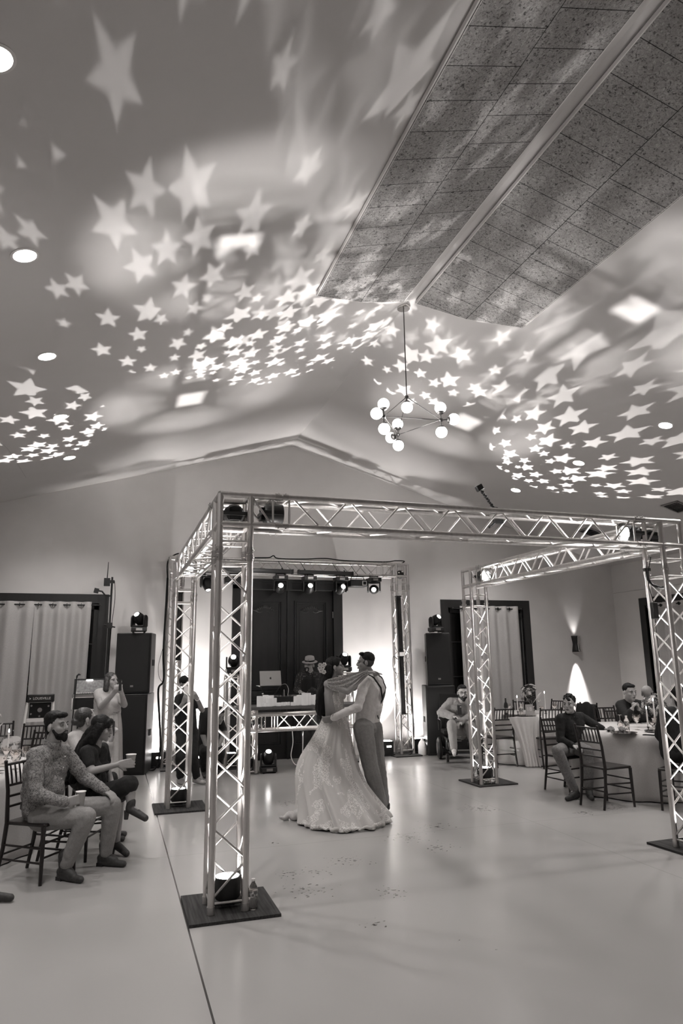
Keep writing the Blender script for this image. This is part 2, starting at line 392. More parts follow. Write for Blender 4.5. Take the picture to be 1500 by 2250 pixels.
def curtain_set(label, x0, x1, y, z1, rod, panels, axis=0, z0=.03, cat='curtain', lean=0.):
    P = (lambda x, dy, z: (x, y+dy, z)) if axis == 0 else (lambda x, dy, z: (y+dy, x, z))
    r = thing('curtain', label, cat, P((x0+x1)/2, 0, 0))
    m = MB().tube(P(rod[0], 0, z1-.055), P(rod[1], 0, z1-.055), .012, n=10)
    for e in rod: m.ell(P(e, 0, z1-.055), .025)
    m.build('curtain_rod', M['black'], r)
    for k, (a, b_, n) in enumerate(panels):
        curtain(r, a, b_, z0, z1, y, n=n, axis=axis, seed=k, lean=lean)
        for i in range(2*n):
            x = a+(b_-a)*(i+.5)/(2*n); MB().lathe([(.032, -.004), (.032, .004), (.02, .004), (.02, -.004)], P(x, -.0, z1-.055), 14, (Matrix.Rotation(R(90), 3, 'Y') if axis == 0 else Matrix.Rotation(R(90), 3, 'X'))).build('grommet', M['black'], r)
    return r
curtain_set('wide sheer white curtain on a dark rod, left of the speakers', -2.6, -.42, WY-.10, 2.79, (-3.5, -.30), [(-2.9, -1.35, 5), (-1.35, -.44, 4)], lean=-.03)
curtain_set('sheer white curtain hanging behind the back right truss column', 6.66, 8.0, WY-.10, 2.80, (6.5, 8.1), [(6.66, 8.02, 5)])
curtain_set('sheer white curtain on the right side wall, behind the near right truss leg', 10.0, 11.6, XR-.10, 2.80, (9.9, 11.75), [(10.1, 11.55, 6)], axis=1)

# ------------------------------------------------------------------ carved double door
m = MB(); X0, X1, ZT = 2.014, 4.146, 3.255
for x in (X0+.09, X1-.09): m.box((x, WY-.02, ZT/2), (.18, .10, ZT))
m.box(((X0+X1)/2, WY-.02, ZT-.09), (X1-X0, .10, .18)); m.box(((X0+X1)/2, WY-.04, ZT-.02), (X1-X0+.06, .14, .05))
dr = struct(m, 'door_1', M['door'])
for s in (0, 1):
    a = X0+.18+s*.886; b_ = a+.882; xm = (a+b_)/2
    m = MB().box((xm, WY+.02, 1.53), (.882, .05, 3.06))
    for z0, z1 in ((.25, 1.05), (1.2, 2.85)):
        for i, (ins, th) in enumerate(((.13, .03), (.165, .014))):
            w_ = .022
            for x in (a+ins, b_-ins): m.box((x, WY-.01-th/2, (z0+z1)/2), (w_, th, z1-z0-(ins-.13)*2))
            for z in (z0+(ins-.13), z1-(ins-.13)): m.box((xm, WY-.01-th/2, z), (b_-a-2*ins+w_, th, w_))
        m.box((xm, WY-.006, (z0+z1)/2), (.44, .012, z1-z0-.26))
    d = m.build('door_leaf', M['door'], dr)
    m = MB()        # carved shell ornament at the top of each panel
    for k in range(-5, 6):
        x = xm+k*.032; z = 2.70+.05*math.cos(k*.3)-.004*abs(k); m.ell((x, WY-.018, z), (.018, .012, .03), Matrix.Rotation(k*.22, 3, 'Y'), 8, 6)
    for s2 in (-1, 1):
        pts = [(xm+s2*(.05+.045*k), WY-.018, 2.66-.02*math.sin(k*1.3)) for k in range(5)]; m.path(pts, .010, 6)
    m.build('door_carving', M['casing'], d)
m = MB().box((3.08, WY-.02, 1.53), (.05, .05, 3.06)); m.build('door_astragal', M['door'], dr)
for z in (.5, 1.5, 2.6): MB().tube((X1-.185, WY-.035, z-.06), (X1-.185, WY-.035, z+.06), .012).build('door_hinge', M['steel'], dr)
m = MB(); m.tube((3.0, WY-.05, 1.0), (3.0, WY-.05, 1.2), .012); m.ell((3.0, WY-.03, 1.1), (.02, .02, .13)); m.build('door_handle', M['steel'], dr)

# ------------------------------------------------------------------ acoustic ceiling panels
for side in (-1, 1):
    k = KL if side < 0 else KR
    if side < 0: poly = [(1.86, -2.5), (3.03, -2.5), (3.03, 6.86), (2.45, 6.72), (1.86, 6.45)]
    else: poly = [(3.21, -2.5), (4.37, -2.5), (4.37, 6.46), (3.8, 6.74), (3.21, 6.87)]
    m = MB().prism(poly, -.045, -.004, lambda x, y, z: (x, y, zc(x)+z))
    o = m.build('acoustic_panel', M['panel'], None, cat='ceiling panel', label='speckled acoustic panelling on the %s slope of the ceiling ridge' % ('left' if side < 0 else 'right'))
    m = MB()
    n = len(poly)
    for (xa, ya), (xb, yb) in [(poly[i], poly[(i+1) % n]) for i in range(n)]:
        m.tube((xa, ya, zc(xa)-.024), (xb, yb, zc(xb)-.024), .022, n=6)
    m.build('edge_trim', M['trim'], o)
# ------------------------------------------------------------------ recessed lights (two rows on each slope)
def downlight(x, y, label):
    z = zc(x); k = KL if x < SRX else -KR; ang = -math.atan(k)
    r = thing('recessed_light', label, 'ceiling light', (x, y, z), 0, 'recessed ceiling lights')
    q = Matrix.Rotation(ang, 3, 'Y')
    MB().lathe([(.088, -.006), (.105, -.004), (.105, .0), (.088, .0)], (x, y, z), 32, q).build('trim_ring', M['trim'], r)
    MB().lathe([(0, -.006), (.086, -.006), (.086, -.002), (0, -.002)], (x, y, z), 32, q).build('diffuser', M['disc'], r)
    l = lamp(r, 'SPOT', (x, y, z-.03), DL, (x, y, 0), 125, .6, .08)
DL = 80
names = {3: 'nearest', 5: 'second', 7: 'third', 9: 'fourth', 11: 'farthest'}
for i, y in enumerate((1.55, 3.43, 5.30, 7.18, 9.05, 10.93)):
    nm = ['behind the photographer', 'cut by the left edge of the picture', 'large and low at the left edge', 'third from the far end', 'second from the far end', 'nearest the gable wall'][i]
    downlight(-.83 if i > 1 else -.765, y, 'round recessed light in the left row, '+nm)
for i, y in enumerate((1.55, 3.43, 5.30, 7.13, 9.02, 10.9)):
    nm = ['above the photographer', 'outside the picture', 'just outside the picture', 'among the stars at the right edge', 'at the near edge of the star cluster', 'nearest the gable wall'][i]
    downlight(6.97, y, 'round recessed light in the right row, '+nm)

# ceiling air vents
for x, y, l in ((8.98, 11.44, 'dark ceiling air vent seen through the front truss beam'), (8.95, 9.1, 'dark ceiling air vent at the right edge above the truss corner')):
    r = thing('air_vent', l, 'air vent', (x, y, zc(x)), 0, 'ceiling air vents'); q = Matrix.Rotation(math.atan(KR), 3, 'Y')
    m = MB()
    for dx, dy, sx_, sy in ((-.17, 0, .03, .37), (.17, 0, .03, .37), (0, -.17, .37, .03), (0, .17, .37, .03)): m.box(V((x, y, zc(x)-.012))+q @ V((dx, dy, 0)), (sx_, sy, .02), q)
    m.build('vent_frame', M['steel'], r); m = MB()
    for i in range(7): m.box(V((x, y, zc(x)-.012))+q @ V((-.13+.043*i, 0, 0)), (.008, .31, .018), q)
    m.build('vent_slats', M['black'], r)
MB().box((-1.244, WY-.004, 3.82), (.17, .008, .17)).build('wall_plate', M['wall'], None, label='blank square cover plate high on the gable wall', cat='wall plate')
MB().box((5.27, WY-.006, .42), (.08, .012, .13)).build('wall_outlet', M['white'], None, label='white wall outlet behind the right post of the stage truss', cat='outlet')

# sconce
sx_, sz = 9.43, 2.02
r = thing('wall_sconce', 'up and down wall sconce with a curved metal shade, right of the far window', 'wall lamp', (sx_, WY, sz))
rows = []
for j in range(9):
    zz = -.17+.0425*j; rad = .075+.03*abs(j-4)/4
    rows.append([(sx_+.02+rad*math.cos(a)*1.0, WY-.01-rad*1.15*math.sin(a), sz+zz) for a in [math.pi*i/12 for i in range(7, 13)]])
MB().grid(rows).build('dark_shade', M['black'], r, ang=180, mods=[('SOLIDIFY', dict(thickness=.004))])
rows = [[(p_[0]*2*0+sx_+.02+(.07+.03*abs(j-4)/4)*math.cos(a), WY-.01-(.07+.03*abs(j-4)/4)*1.15*math.sin(a), sz-.17+.0425*j) for a in [math.pi*i/12 for i in range(0, 8)]] for j in range(9) for p_ in [(0,)]]
MB().grid(rows).build('white_shade', M['chrome'], r, ang=180, mods=[('SOLIDIFY', dict(thickness=.004))])
MB().box((sx_+.02, WY-.02, sz), (.06, .04, .10)).build('mount', M['black'], r)
lamp(r, 'SPOT', (sx_-.02, WY-.12, sz-.19), 230, (sx_-.02, WY-.09, 0), 38, .45, .05)
lamp(r, 'SPOT', (sx_, WY-.08, sz+.05), 9, (sx_, WY-.06, 5), 50, .8, .02)

# ================================================================== TRUSS
HC = .12
def braces(root, A, B, u, v, faces=('u', 'v', '-u', '-v'), pitch=.24, r=.009, name='bracing'):
    A = V(A); B = V(B); d = (B-A); L = d.length; d = d.normalized(); n = max(1, round(L/pitch)); st = L/n
    F = {'u': (u, v), '-u': (-u, v), 'v': (v, u), '-v': (-v, u)}
    for key in faces:
        k = {'u': 0, 'v': 1, '-u': 1, '-v': 0}[key]
        a, b = F[key]; pts = [A-d*.03+a*HC-b*(HC*(1 if k % 2 == 0 else -1))]
        for i in range(n+1):
            s0 = 1 if (i+k) % 2 else -1
            if i == 0: pts = [A-d*.035-b*(s0*HC)+a*HC, A-d*.035+b*(s0*HC*.97)+a*HC]
            pts += [A+d*(i*st-.018)+a*HC+b*(s0*HC*.92), A+d*(i*st+.018)+a*HC+b*(s0*HC*.92)] if 0 < i < n else [A+d*(i*st)+a*HC+b*(s0*HC*.92)]
        pts += [B+d*.035+b*(s0*HC*.97)+a*HC, B+d*.035-b*(s0*HC)+a*HC]
        m = MB()
        for p, q in zip(pts, pts[1:]): m.cap(p, r, q, r, 8)
        m.build(name, M['alu'], root)
def coupler(root, P, d, u, v):
    P = V(P); d = V(d).normalized()
    for su, sv in ((-1, -1), (1, -1), (1, 1), (-1, 1)):
        c = P+V(u)*(su*HC)+V(v)*(sv*HC)
        m = MB().lathe([(.0255, -.055), (.029, -.055), (.029, -.006), (.0262, -.004), (.0262, .004), (.029, .006), (.029, .055), (.0255, .055)], c, 14, Matrix(frame(d)).transposed())
        x = (V(u)*su+V(v)*sv).normalized()
        for q in (-.03, .03): m.tube(c+d*q-x*.036, c+d*q+x*.038, .007, n=6)
        m.build('coupler', M['alud'], root)
def part_empty(name, root, loc, label=None):
    o = link(bpy.data.objects.new(name, None)); im = rootmat(root).inverted(); o.location = im @ V(loc); o.parent = root; o.empty_display_size = .05
    return o
def leg(root, x, y, zt_, e, n, name='truss_leg', zj=None, z0=.022, foot=True):
    e = V(e); n = V(n); A = V((x, y, z0)); T_ = V((x, y, zt_)); o = part_empty(name, root, (x, y, 0))
    for su, sv in ((-1, -1), (1, -1), (1, 1), (-1, 1)):
        c_ = A+e*(su*HC)+n*(sv*HC); g = MB().tube(c_, T_+e*(su*HC)+n*(sv*HC), .025, n=16)
        if foot: g.tube(c_, c_+V((0, 0, .05)), .0285, n=16)
        g.build('chord', M['alu'], o)
    if zj:
        braces(o, (x, y, z0+.10), (x, y, zj-.10), e, n); coupler(o, (x, y, zj), (0, 0, 1), e, n)
        for a, b in ((e, n), (-e, n), (n, e), (-n, e)): MB().tube(V((x, y, zj+.10))+a*HC+b*HC, V((x, y, zj+.10))+a*HC-b*HC, .009, n=8).build('strut', M['alu'], o)
    else: braces(o, (x, y, z0+.06), (x, y, zt_-.06), e, n)
    return o
def beam(root, A, B, u, v, name='truss_beam'):
    A = V(A); B = V(B); d = (B-A).normalized(); u = V(u); v = V(v); o = part_empty(name, root, (A+B)/2)
    for su, sv in ((-1, -1), (1, -1), (1, 1), (-1, 1)):
        q = u*(su*HC)+v*(sv*HC); MB().tube(A+q-d*HC, B+q+d*HC, .025, n=16).build('chord', M['alu'], o)
    braces(o, A+d*.47, B-d*.47, u, v)
    for P, Q in ((A+d*.12, A+d*.30), (B-d*.12, B-d*.30)):
        for a, b in ((u, v), (-u, v), (v, u)):
            MB().cap(P+a*HC+b*HC, .009, Q+a*HC-b*HC, .009, 8).cap(Q+a*HC-b*HC, .009, Q+a*HC+b*HC, .009, 8).build('corner_bracing', M['alu'], o)
    for P in (A+d*.37, B-d*.37): coupler(o, P, d, u, v)
    return o
def plate_mat():
    m = noise_mat('dark ribbed carpet', [(.3, .012), (.7, .05)], 60, .95, stretch=(1, .05, 1)); return m
M['carpet'] = plate_mat()
PH = .3214-.3137; e = V((math.cos(PH), math.sin(PH), 0)); n_ = V((-math.sin(PH), math.cos(PH), 0)); Zv = V((0, 0, 1))
FL = V((.842, 5.424, 0)); FR = FL+e*4.28; BL = FL+n_*3.756; BR = BL+e*4.25; HT = 3.06
canopy = thing('truss_canopy', 'square aluminium box truss canopy on four legs standing over the dance floor', 'truss', tuple((FL+BR)/2), PH)
for P in (FL, FR, BL, BR): leg(canopy, P.x, P.y, HT-.025, e, n_, zj=HT-.5)
zb = HT-.145
for A, B, sd in ((FL, FR, n_), (FL, BL, e), (FR, BR, e)):
    beam(canopy, V((A.x, A.y, zb)), V((B.x, B.y, zb)), sd, Zv)
for P, lab, (cx, cy), rz_, sz_ in ((FL, 'dark square carpet tile under the nearest truss leg', (.877, 5.472), 0, .63), (BL, 'dark square carpet tile under the far left truss leg', (.84, 9.165), 0, .62),
                     (BR, 'dark square carpet tile under the far right truss leg', (5.165, 9.31), .02, .61), (FR, 'dark square carpet tile under the near right truss leg', (5.2, 5.52), .05, .62)):
    MB().box((cx, cy, .010), (sz_, sz_, .020), rz_).build('carpet_tile', M['carpet'], None, label=lab, cat='carpet tile', group='carpet tiles under the truss legs')

# stage arch
arch = thing('truss_arch', 'tall aluminium goalpost truss framing the music stage in front of the doors', 'truss', (3.1, 12.58, 0))
ex, ey = V((1, 0, 0)), V((0, 1, 0))
for x in (.95, 5.27): leg(arch, x, 12.58, 3.575, ex, ey, zj=3.12)
beam(arch, (.95, 12.58, 3.455), (5.27, 12.58, 3.455), ey, Zv)
for x, w_ in ((1.08, .58), (5.20, .52)):
    MB().box((x, 12.50, .010), (w_, .60, .02)).build('base_plate', M['black'], arch)

# ------------------------------------------------------------------ uplights
def par(name, label, P, aim, energy=0, ang=35, size=.2, group=None, lensm='lens', yoke=True, lampcount=1, blend=.6):
    """par can: P centre of the body, aim direction"""
    x, y, d = frame(aim, (0, 0, 1) if abs(V(aim).normalized().z) < .9 else (0, 1, 0))
    q = Matrix((x, y, d)).transposed()
    r = thing(name, label, 'stage light', tuple(V(P)-V((0, 0, .1))), 0, group)
    s = size
    MB().lathe([(0, -.075), (s*.40, -.075), (s*.50, -.05), (s*.52, .045), (s*.52, .075), (s*.47, .078), (s*.46, .06), (0, .06)], P, 24, q).build('housing', M['black'], r)
    for i in range(6):
        a = i*math.pi/3+.3; MB().lathe([(0, .062), (s*.14, .062), (s*.125, .075), (s*.07, .082), (0, .084)], V(P)+q @ V((s*.29*math.cos(a), s*.29*math.sin(a), 0)), 14, q).build('lens', M[lensm], r)
    MB().lathe([(0, .062), (s*.14, .062), (s*.12, .075), (0, .084)], P, 14, q).build('lens', M[lensm], r)
    m = MB()
    for sx in (-1, 1): m.box(V(P)+q @ V((sx*s*.58, 0, -.02)), (.012, .03, .17), q)
    m.box(V(P)+q @ V((0, 0, -.105)), (s*1.17, .03, .012), q); m.build('yoke', M['black'], r)
    MB().box(V(P)+q @ V((0, 0, -.09)), (s*.5, s*.6, .03), q).build('driver_box', M['blackm'], r)
    if energy:
        for i in range(lampcount):
            lamp(r, 'SPOT', V(P)+q @ V((0, 0, .10)), energy/lampcount, V(P)+d*3, ang, blend, .06)
    return r
UP = 430
for P, l in ((FL, 'nearest leg'), (BL, 'far left leg'), (BR, 'far right leg'), (FR, 'near right leg')):
    pr_ = par('par_light', 'black multi lens par light shining up inside the %s of the box truss' % l, (P.x+.01, P.y+.0, .15), (0, 0, 1), UP, 34, .19, 'uplights inside the truss legs')
    lamp(pr_, 'SPOT', (P.x+.01, P.y, .26), 260, (P.x+.01, P.y, 5), 11, .8, .07)
BMP = 120
par('par_light', 'black par light in the near left truss corner aimed along the left beam', (FL.x+.02, FL.y+.12, zb), (0, 1, .03), BMP, 50, .17, 'lights lying in the truss corners')
par('par_light', 'black par light in the near left truss corner aimed along the front beam', (FL.x+.33, FL.y+.02, zb), (1, 0, .0), BMP, 50, .17, 'lights lying in the truss corners')
par('par_light', 'lit par light in the near right truss corner aimed along the front beam', (FR.x-.36, FR.y+.02, zb), (-1, -.0, .0), BMP, 50, .17, 'lights lying in the truss corners')
par('par_light', 'dark par light in the near right truss corner aimed along the right beam', (FR.x, FR.y+.2, zb), (0, 1, 0), BMP, 50, .17, 'lights lying in the truss corners')
par('par_light', 'glaring par light in the far left truss corner facing along the left beam', (BL.x, BL.y-.25, zb), (0, -1, -.02), BMP, 50, .18, 'lights lying in the truss corners')
par('par_light', 'lit par light in the far right truss corner facing along the right beam', (BR.x, BR.y-.28, zb), (0.02, -1, -.0), BMP, 50, .18, 'lights lying in the truss corners')
# floor uplights washing the wall behind the stage
def wallwash(x, y, en, label, tgt):
    r = thing('floor_uplight', label, 'stage light', (x, y, 0), 0, 'floor lights washing the stage wall')
    m = MB().box((x, y, .15), (.26, .2, .22)).box((x, y, .02), (.3, .24, .03)); m.build('housing', M['black'], r)
    MB().box((x, y, .262), (.22, .15, .01)).build('lens_cluster', M['lens'], r)
    m = MB()
    for sx in (-1, 1): m.box((x+sx*.145, y, .13), (.012, .04, .24))
    m.build('yoke', M['black'], r)
    MB().box((x+.04, y-.102, .17), (.09, .006, .03)).build('display', M['lensd'], r)
    lamp(r, 'SPOT', (x, y, .29), en, tgt, 75, .9, .06)
wallwash(4.86, 12.55, 280, 'small black floor light shining up the wall right of the doors', (4.75, 12.95, 2.2))
wallwash(1.35, 12.5, 280, 'black floor light shining up the wall left of the doors', (1.45, 12.95, 2.2))
wallwash(.75, 12.72, 60, 'black floor light behind the left stage post', (.72, 13.0, 2.0))
wallwash(5.62, 12.7, 45, 'black floor light hidden behind the right subwoofer', (5.6, 13.0, 2.0))
# ================================================================== STAGE
def moving_head(P, aim, label, hang=False, energy=0, gob=None, group='moving head lights', lens='lens', rzb=0., s=1.):
    """P: where it stands (or the clamp point when hanging)"""
    P = V(P); up = V((0, 0, -1 if hang else 1)); r = thing('moving_head', label, 'stage light', tuple(P if not hang else P-V((0, 0, .42*s))), 0, group)
    m = MB().box(P+up*(.055*s), (.25*s, .22*s, .075*s), rzb)
    m.build('base', M['black'], r, mods=[('BEVEL', dict(width=.012, segments=2))])
    for sx in (-1, 1):
        if hang:
            MB().tube(P+V((sx*.08*s, 0, .0)), P+V((sx*.08*s, 0, .03)), .012).build('clamp', M['black'], r)
        else: MB().box(P+V((sx*.09*s, 0, .009)), (.03, .18*s, .018)).build('foot', M['black'], r)
    MB().box(P+up*(.055*s)+Matrix.Rotation(rzb, 3, 'Z') @ V((0, -.112*s, 0)), (.10*s, .004, .04*s), rzb).build('display', M['steel'], r)
    a = V(aim).normalized(); h = V((a.x, a.y, 0)); h = h.normalized() if h.length > .05 else V((0, -1, 0)); side = h.cross(V((0, 0, 1))).normalized()
    q = Matrix((side, h, side.cross(h))).transposed()
    c = P+up*(.235*s)
    m = MB().box(P+up*(.108*s), (.25*s, .11*s, .03*s), q)
    for sx in (-1, 1): m.box(P+up*(.175*s)+side*(sx*.115*s), (.028*s, .12*s, .15*s), q).lathe([(0, -.014*s), (.06*s, -.014*s), (.06*s, .014*s), (0, .014*s)], c+side*(sx*.115*s), 20, Matrix((q.col[1], q.col[2], q.col[0])).transposed())
    m.build('yoke', M['black'], r, mods=[('BEVEL', dict(width=.008, segments=2))])
    x, y, d = frame(a); Q = Matrix((x, y, d)).transposed()
    hd = MB().lathe([(0, -.125*s), (.055*s, -.12*s), (.085*s, -.085*s), (.092*s, -.03*s), (.088*s, .03*s), (.07*s, .085*s), (.055*s, .12*s), (.046*s, .122*s), (.042*s, .105*s), (0, .105*s)], c, 24, Q).build('head', M['black'], r)
    MB().lathe([(0, .105*s), (.040*s, .105*s), (.034*s, .116*s), (.018*s, .123*s), (0, .125*s)], c, 20, Q).build('lens', M[lens], hd)
    if energy:
        l = lamp(r, 'SPOT', c+a*(.14*s), energy, c+a*3, gob['half']*2 if gob else 12, .05 if gob else .4, .012)
        if gob: gobo(l, **gob)
    return r
def aimed(P, T, **k): return moving_head(P, V(T)-V(P)-V((0, 0, .235 if not k.get('hang') else -.235)), **k)
GE = 520
aimed((.35, 12.15, 2.235), (-1.35, 9.5, 4.70), label='moving head light standing on top of the left loudspeaker', energy=GE, gob=dict(scale=4.1, half=18, seed=3.1, soft=.03, lo=.24, hi=.58))
aimed((5.83, 12.2, 2.24), (7.0, 8.5, 4.80), label='moving head light standing on top of the right loudspeaker', energy=GE*1.5, gob=dict(scale=5.2, half=23, seed=8.4, soft=.03, lo=.24, hi=.58))
aimed((1.95, 12.2, 1.53), (.95, 5.9, 5.3), label='moving head light on the short truss pillar left of the laptop', energy=GE*1.7, gob=dict(scale=5.4, half=15, seed=12.7, soft=.06, lo=.18, hi=.50))
aimed((3.96, 12.2, 1.53), (3.9, 7.9, 5.73), label='moving head light on the short truss pillar behind the couple', energy=GE*1.7, gob=dict(scale=3.3, half=11.5, seed=21.3, soft=.04, lo=.24, hi=.56))
aimed((2.42, 11.44, .0), (1.85, 7.7, 5.6), label='moving head light standing on the floor in front of the music table', energy=GE*2.3, gob=dict(scale=4.5, half=11, seed=5.9, soft=.05, lo=.24, hi=.58))
hh = [(2.83, 'left', (1.6, 4.2, 5.4), dict(scale=2.6, half=9, seed=31., soft=.15)), (3.38, 'middle', (3.0, 4.5, 5.9), dict(scale=4.2, half=14, seed=17.6, soft=.22)),
      (4.0, 'right', (5.1, 4.3, 5.3), dict(scale=4.0, half=15, seed=44.1, soft=.2))]
for x, nm, tg, gb in hh:
    aimed((x, 12.44, 3.30), tg, hang=True, label='%s of the three moving heads hanging in front of the dark doors' % nm, energy=GE*1.1, gob=gb, group='moving heads hanging under the stage truss')
moving_head((4.67, 12.44, 3.30), (-.40, -1, -.14), 'glaring moving head hanging against the bright wall right of the doors', hang=True, energy=26, group='moving heads hanging under the stage truss')
moving_head((1.5, 12.44, 3.33), (.1, -.5, -1), 'moving head hanging beside the left end of the stage truss', hang=True, energy=0, lens='lensd', group='moving heads hanging under the stage truss')
# laser box
r = thing('laser_projector', 'flat black laser box hanging beside the glaring moving head', 'stage light', (4.34, 12.45, 3.1))
MB().box((4.34, 12.45, 3.17), (.34, .24, .13)).build('housing', M['black'], r, mods=[('BEVEL', dict(width=.015, segments=2))])
MB().box((4.44, 12.325, 3.17), (.085, .008, .085)).build('window_frame', M['white'], r); MB().box((4.44, 12.320, 3.17), (.06, .006, .06)).build('aperture', M['blackm'], r)
m = MB(); m.path([(4.2, 12.45, 3.23), (4.22, 12.45, 3.3), (4.34, 12.45, 3.31), (4.46, 12.45, 3.3), (4.48, 12.45, 3.23)], .01, 8); m.build('bracket', M['black'], r)
r = thing('laser_projector', 'flat black light box hanging behind the near left truss leg', 'stage light', (1.95, 12.45, 3.1))
MB().box((1.98, 12.45, 3.18), (.36, .2, .12)).build('housing', M['black'], r, mods=[('BEVEL', dict(width=.015, segments=2))])
MB().path([(1.85, 12.45, 3.23), (1.87, 12.45, 3.3), (2.05, 12.45, 3.3), (2.07, 12.45, 3.23)], .01, 8).build('bracket', M['black'], r)

def led_bar(A, B, label):
    A = V(A); B = V(B); d = (B-A).normalized(); r = thing('led_bar', label, 'led bar', tuple((A+B)/2), 0, 'black led bars clamped to the stage truss')
    x, y, _ = frame(d, (0, 0, 1) if abs(d.z) < .9 else (0, 1, 0)); q = Matrix((x, y, d)).transposed()
    MB().box((A+B)/2, (.09, .075, (B-A).length), q).build('housing', M['black'], r, mods=[('BEVEL', dict(width=.01, segments=2))])
    MB().box((A+B)/2+V((0, -.05, 0)), (.05 if abs(d.z) > .5 else .012, .012 if abs(d.z) > .5 else .05, (B-A).length*.94), q if abs(d.z) < .5 else None).build('lens_strip', M['lensk'], r)
    for e_, s_ in ((A, -1), (B, 1)): MB().box(e_+d*(.012*s_), (.10, .085, .024), q).build('end_cap', M['black'], r)
    for t_ in (.12, .88):
        c_ = A+(B-A)*t_; MB().path([c_, c_+V((0, .05, .05 if abs(d.z) < .5 else 0)), c_+V((0, .09, .07 if abs(d.z) < .5 else 0))], .012, 8).build('clamp', M['black'], r)
M['lensk'] = mat('smoked lens', .03, .2)
led_bar((1.6, 12.37, 3.37), (3.03, 12.37, 3.355), 'horizontal led bar on the stage truss, left one of the pair')
led_bar((3.17, 12.37, 3.355), (4.20, 12.37, 3.345), 'horizontal led bar on the stage truss, right one of the pair')
led_bar((5.14, 12.38, 2.92), (5.16, 12.38, 1.90), 'upper vertical led bar on the right stage post')
led_bar((5.16, 12.38, 1.78), (5.17, 12.38, .76), 'lower vertical led bar on the right stage post')
led_bar((1.02, 12.38, 2.92), (1.02, 12.38, 1.80), 'vertical led bar on the left stage post')
# mirror ball shaped fixture in the upper right corner
r = thing('effect_light', 'round multi lens effect light inside the upper right corner of the stage truss', 'stage light', (5.27, 12.56, 3.25))
MB().ell((5.27, 12.56, 3.38), .085).build('housing', M['black'], r)
for i in range(5): MB().ell((5.27+.06*math.cos(i*1.256), 12.485, 3.38+.05*math.sin(i*1.256)), .018, nu=8, nv=6).build('lens', M['chrome'], r)
# cables
def cable(pts, label, rad=.006, m='blackm', **k):
    P = [V(p) for p in pts]; out = []
    for i in range(len(P)-1):
        a = P[max(i-1, 0)]; b = P[i]; c = P[i+1]; d = P[min(i+2, len(P)-1)]
        for j in range(6):
            t = j/6; out.append(.5*((2*b)+(-a+c)*t+(2*a-5*b+4*c-d)*t*t+(-a+3*b-3*c+d)*t**3))
    out.append(P[-1]); return MB().path(out, rad, 6).build('cable', M[m], None, label=label, cat='cable', **k)
cable([(.80, 12.44, 3.2), (.79, 12.42, 2.6), (.78, 12.42, 1.9), (.80, 12.40, 1.45), (.72, 12.40, 1.3), (.76, 12.4, .8), (.79, 12.4, .3), (.70, 12.35, .02), (.45, 12.5, .02)], 'black cable bundle taped down the left stage post', .016)
cable([(.80, 12.44, 3.2), (.80, 12.5, 3.5), (.95, 12.5, 3.64), (1.1, 12.48, 3.62), (1.3, 12.5, 3.61)], 'black cable looped over the upper left corner of the stage truss', .012)
cable([(.76, 12.3, 1.98), (.70, 12.3, 1.7), (.72, 12.3, 1.5), (.80, 12.36, 1.4)], 'thin cable loop hanging off the left stage post', .004)
cable([(2.2, 12.46, 3.61), (2.6, 12.46, 3.62), (2.7, 12.46, 3.66), (2.8, 12.46, 3.61), (3.3, 12.46, 3.615), (3.7, 12.46, 3.64), (4.1, 12.46, 3.61), (4.9, 12.46, 3.61), (5.15, 12.46, 3.64), (5.35, 12.5, 3.64), (5.3, 12.6, 3.6)], 'black cables lying along the top of the stage truss', .011)
for i, (x, z) in enumerate(((2.9, 3.57), (3.32, 3.57), (3.95, 3.57), (4.3, 3.57))):
    cable([(x-.12, 12.45, z), (x-.02, 12.40, z-.18), (x+.02, 12.38, 3.33), (x+.0, 12.42, 3.25)], ['thin cable down to the left hanging head', 'thin cable down to the middle hanging head', 'thin cable down to the right hanging head', 'thin cable down to the laser box'][i], .005)
cable([(5.15, 12.42, 1.7), (5.02, 12.40, 1.8), (5.0, 12.4, 1.6), (5.05, 12.4, 1.5), (5.12, 12.42, 1.48)], 'short cable loop between the two vertical led bars', .005)
cable([(5.36, 12.44, 1.2), (5.39, 12.44, .8), (5.42, 12.46, .5), (5.38, 12.44, .1), (5.2, 12.3, .015), (4.9, 12.35, .015)], 'black cable down the right stage post to the floor', .008)

# ------------------------------------------------------------------ loudspeakers
def speaker(c, w_, d_, h, z, rz, label, kind, group):
    r = thing(kind, label, 'loudspeaker', (c[0], c[1], z), rz, group)
    q = Matrix.Rotation(rz, 3, 'Z'); C = V((c[0], c[1], z))
    MB().prism([(-w_/2, -d_/2), (w_/2, -d_/2), (w_/2*.86, d_/2), (-w_/2*.86, d_/2)], 0, h, lambda x, y, zz: tuple(C+q @ V((x, y, zz)))).build('cabinet', M['black'], r, mods=[('BEVEL', dict(width=.012, segments=2))])
    g = MB().box(C+q @ V((0, -d_/2-.006, h/2)), (w_*.9, .014, h*.93), rz).build('grille', M['grille'], r)
    MB().box(C+q @ V((0, -d_/2-.016, h*.12)), (.05, .006, .03), rz).build('badge', M['steel'], g)
    for s_ in (-1, 1):
        MB().box(C+q @ V((s_*(w_/2-.012), 0, h*.5)), (.012, .12, .10), rz).build('handle', M['blackm'], r)
    return r
LS = (.33, 12.34); RS = (5.88, 12.42)
speaker(LS, .60, .58, 1.25, 0, -.30, 'tall black subwoofer at the bottom of the left speaker stack', 'subwoofer', 'subwoofers')
speaker((.345, 12.32), .58, .44, .975, 1.255, -.30, 'black loudspeaker on top of the left subwoofer', 'loudspeaker', 'loudspeakers')
speaker((5.92, 12.45), .56, .60, 1.25, 0, .26-.5, 'tall black subwoofer behind the wheelchair', 'subwoofer', 'subwoofers')
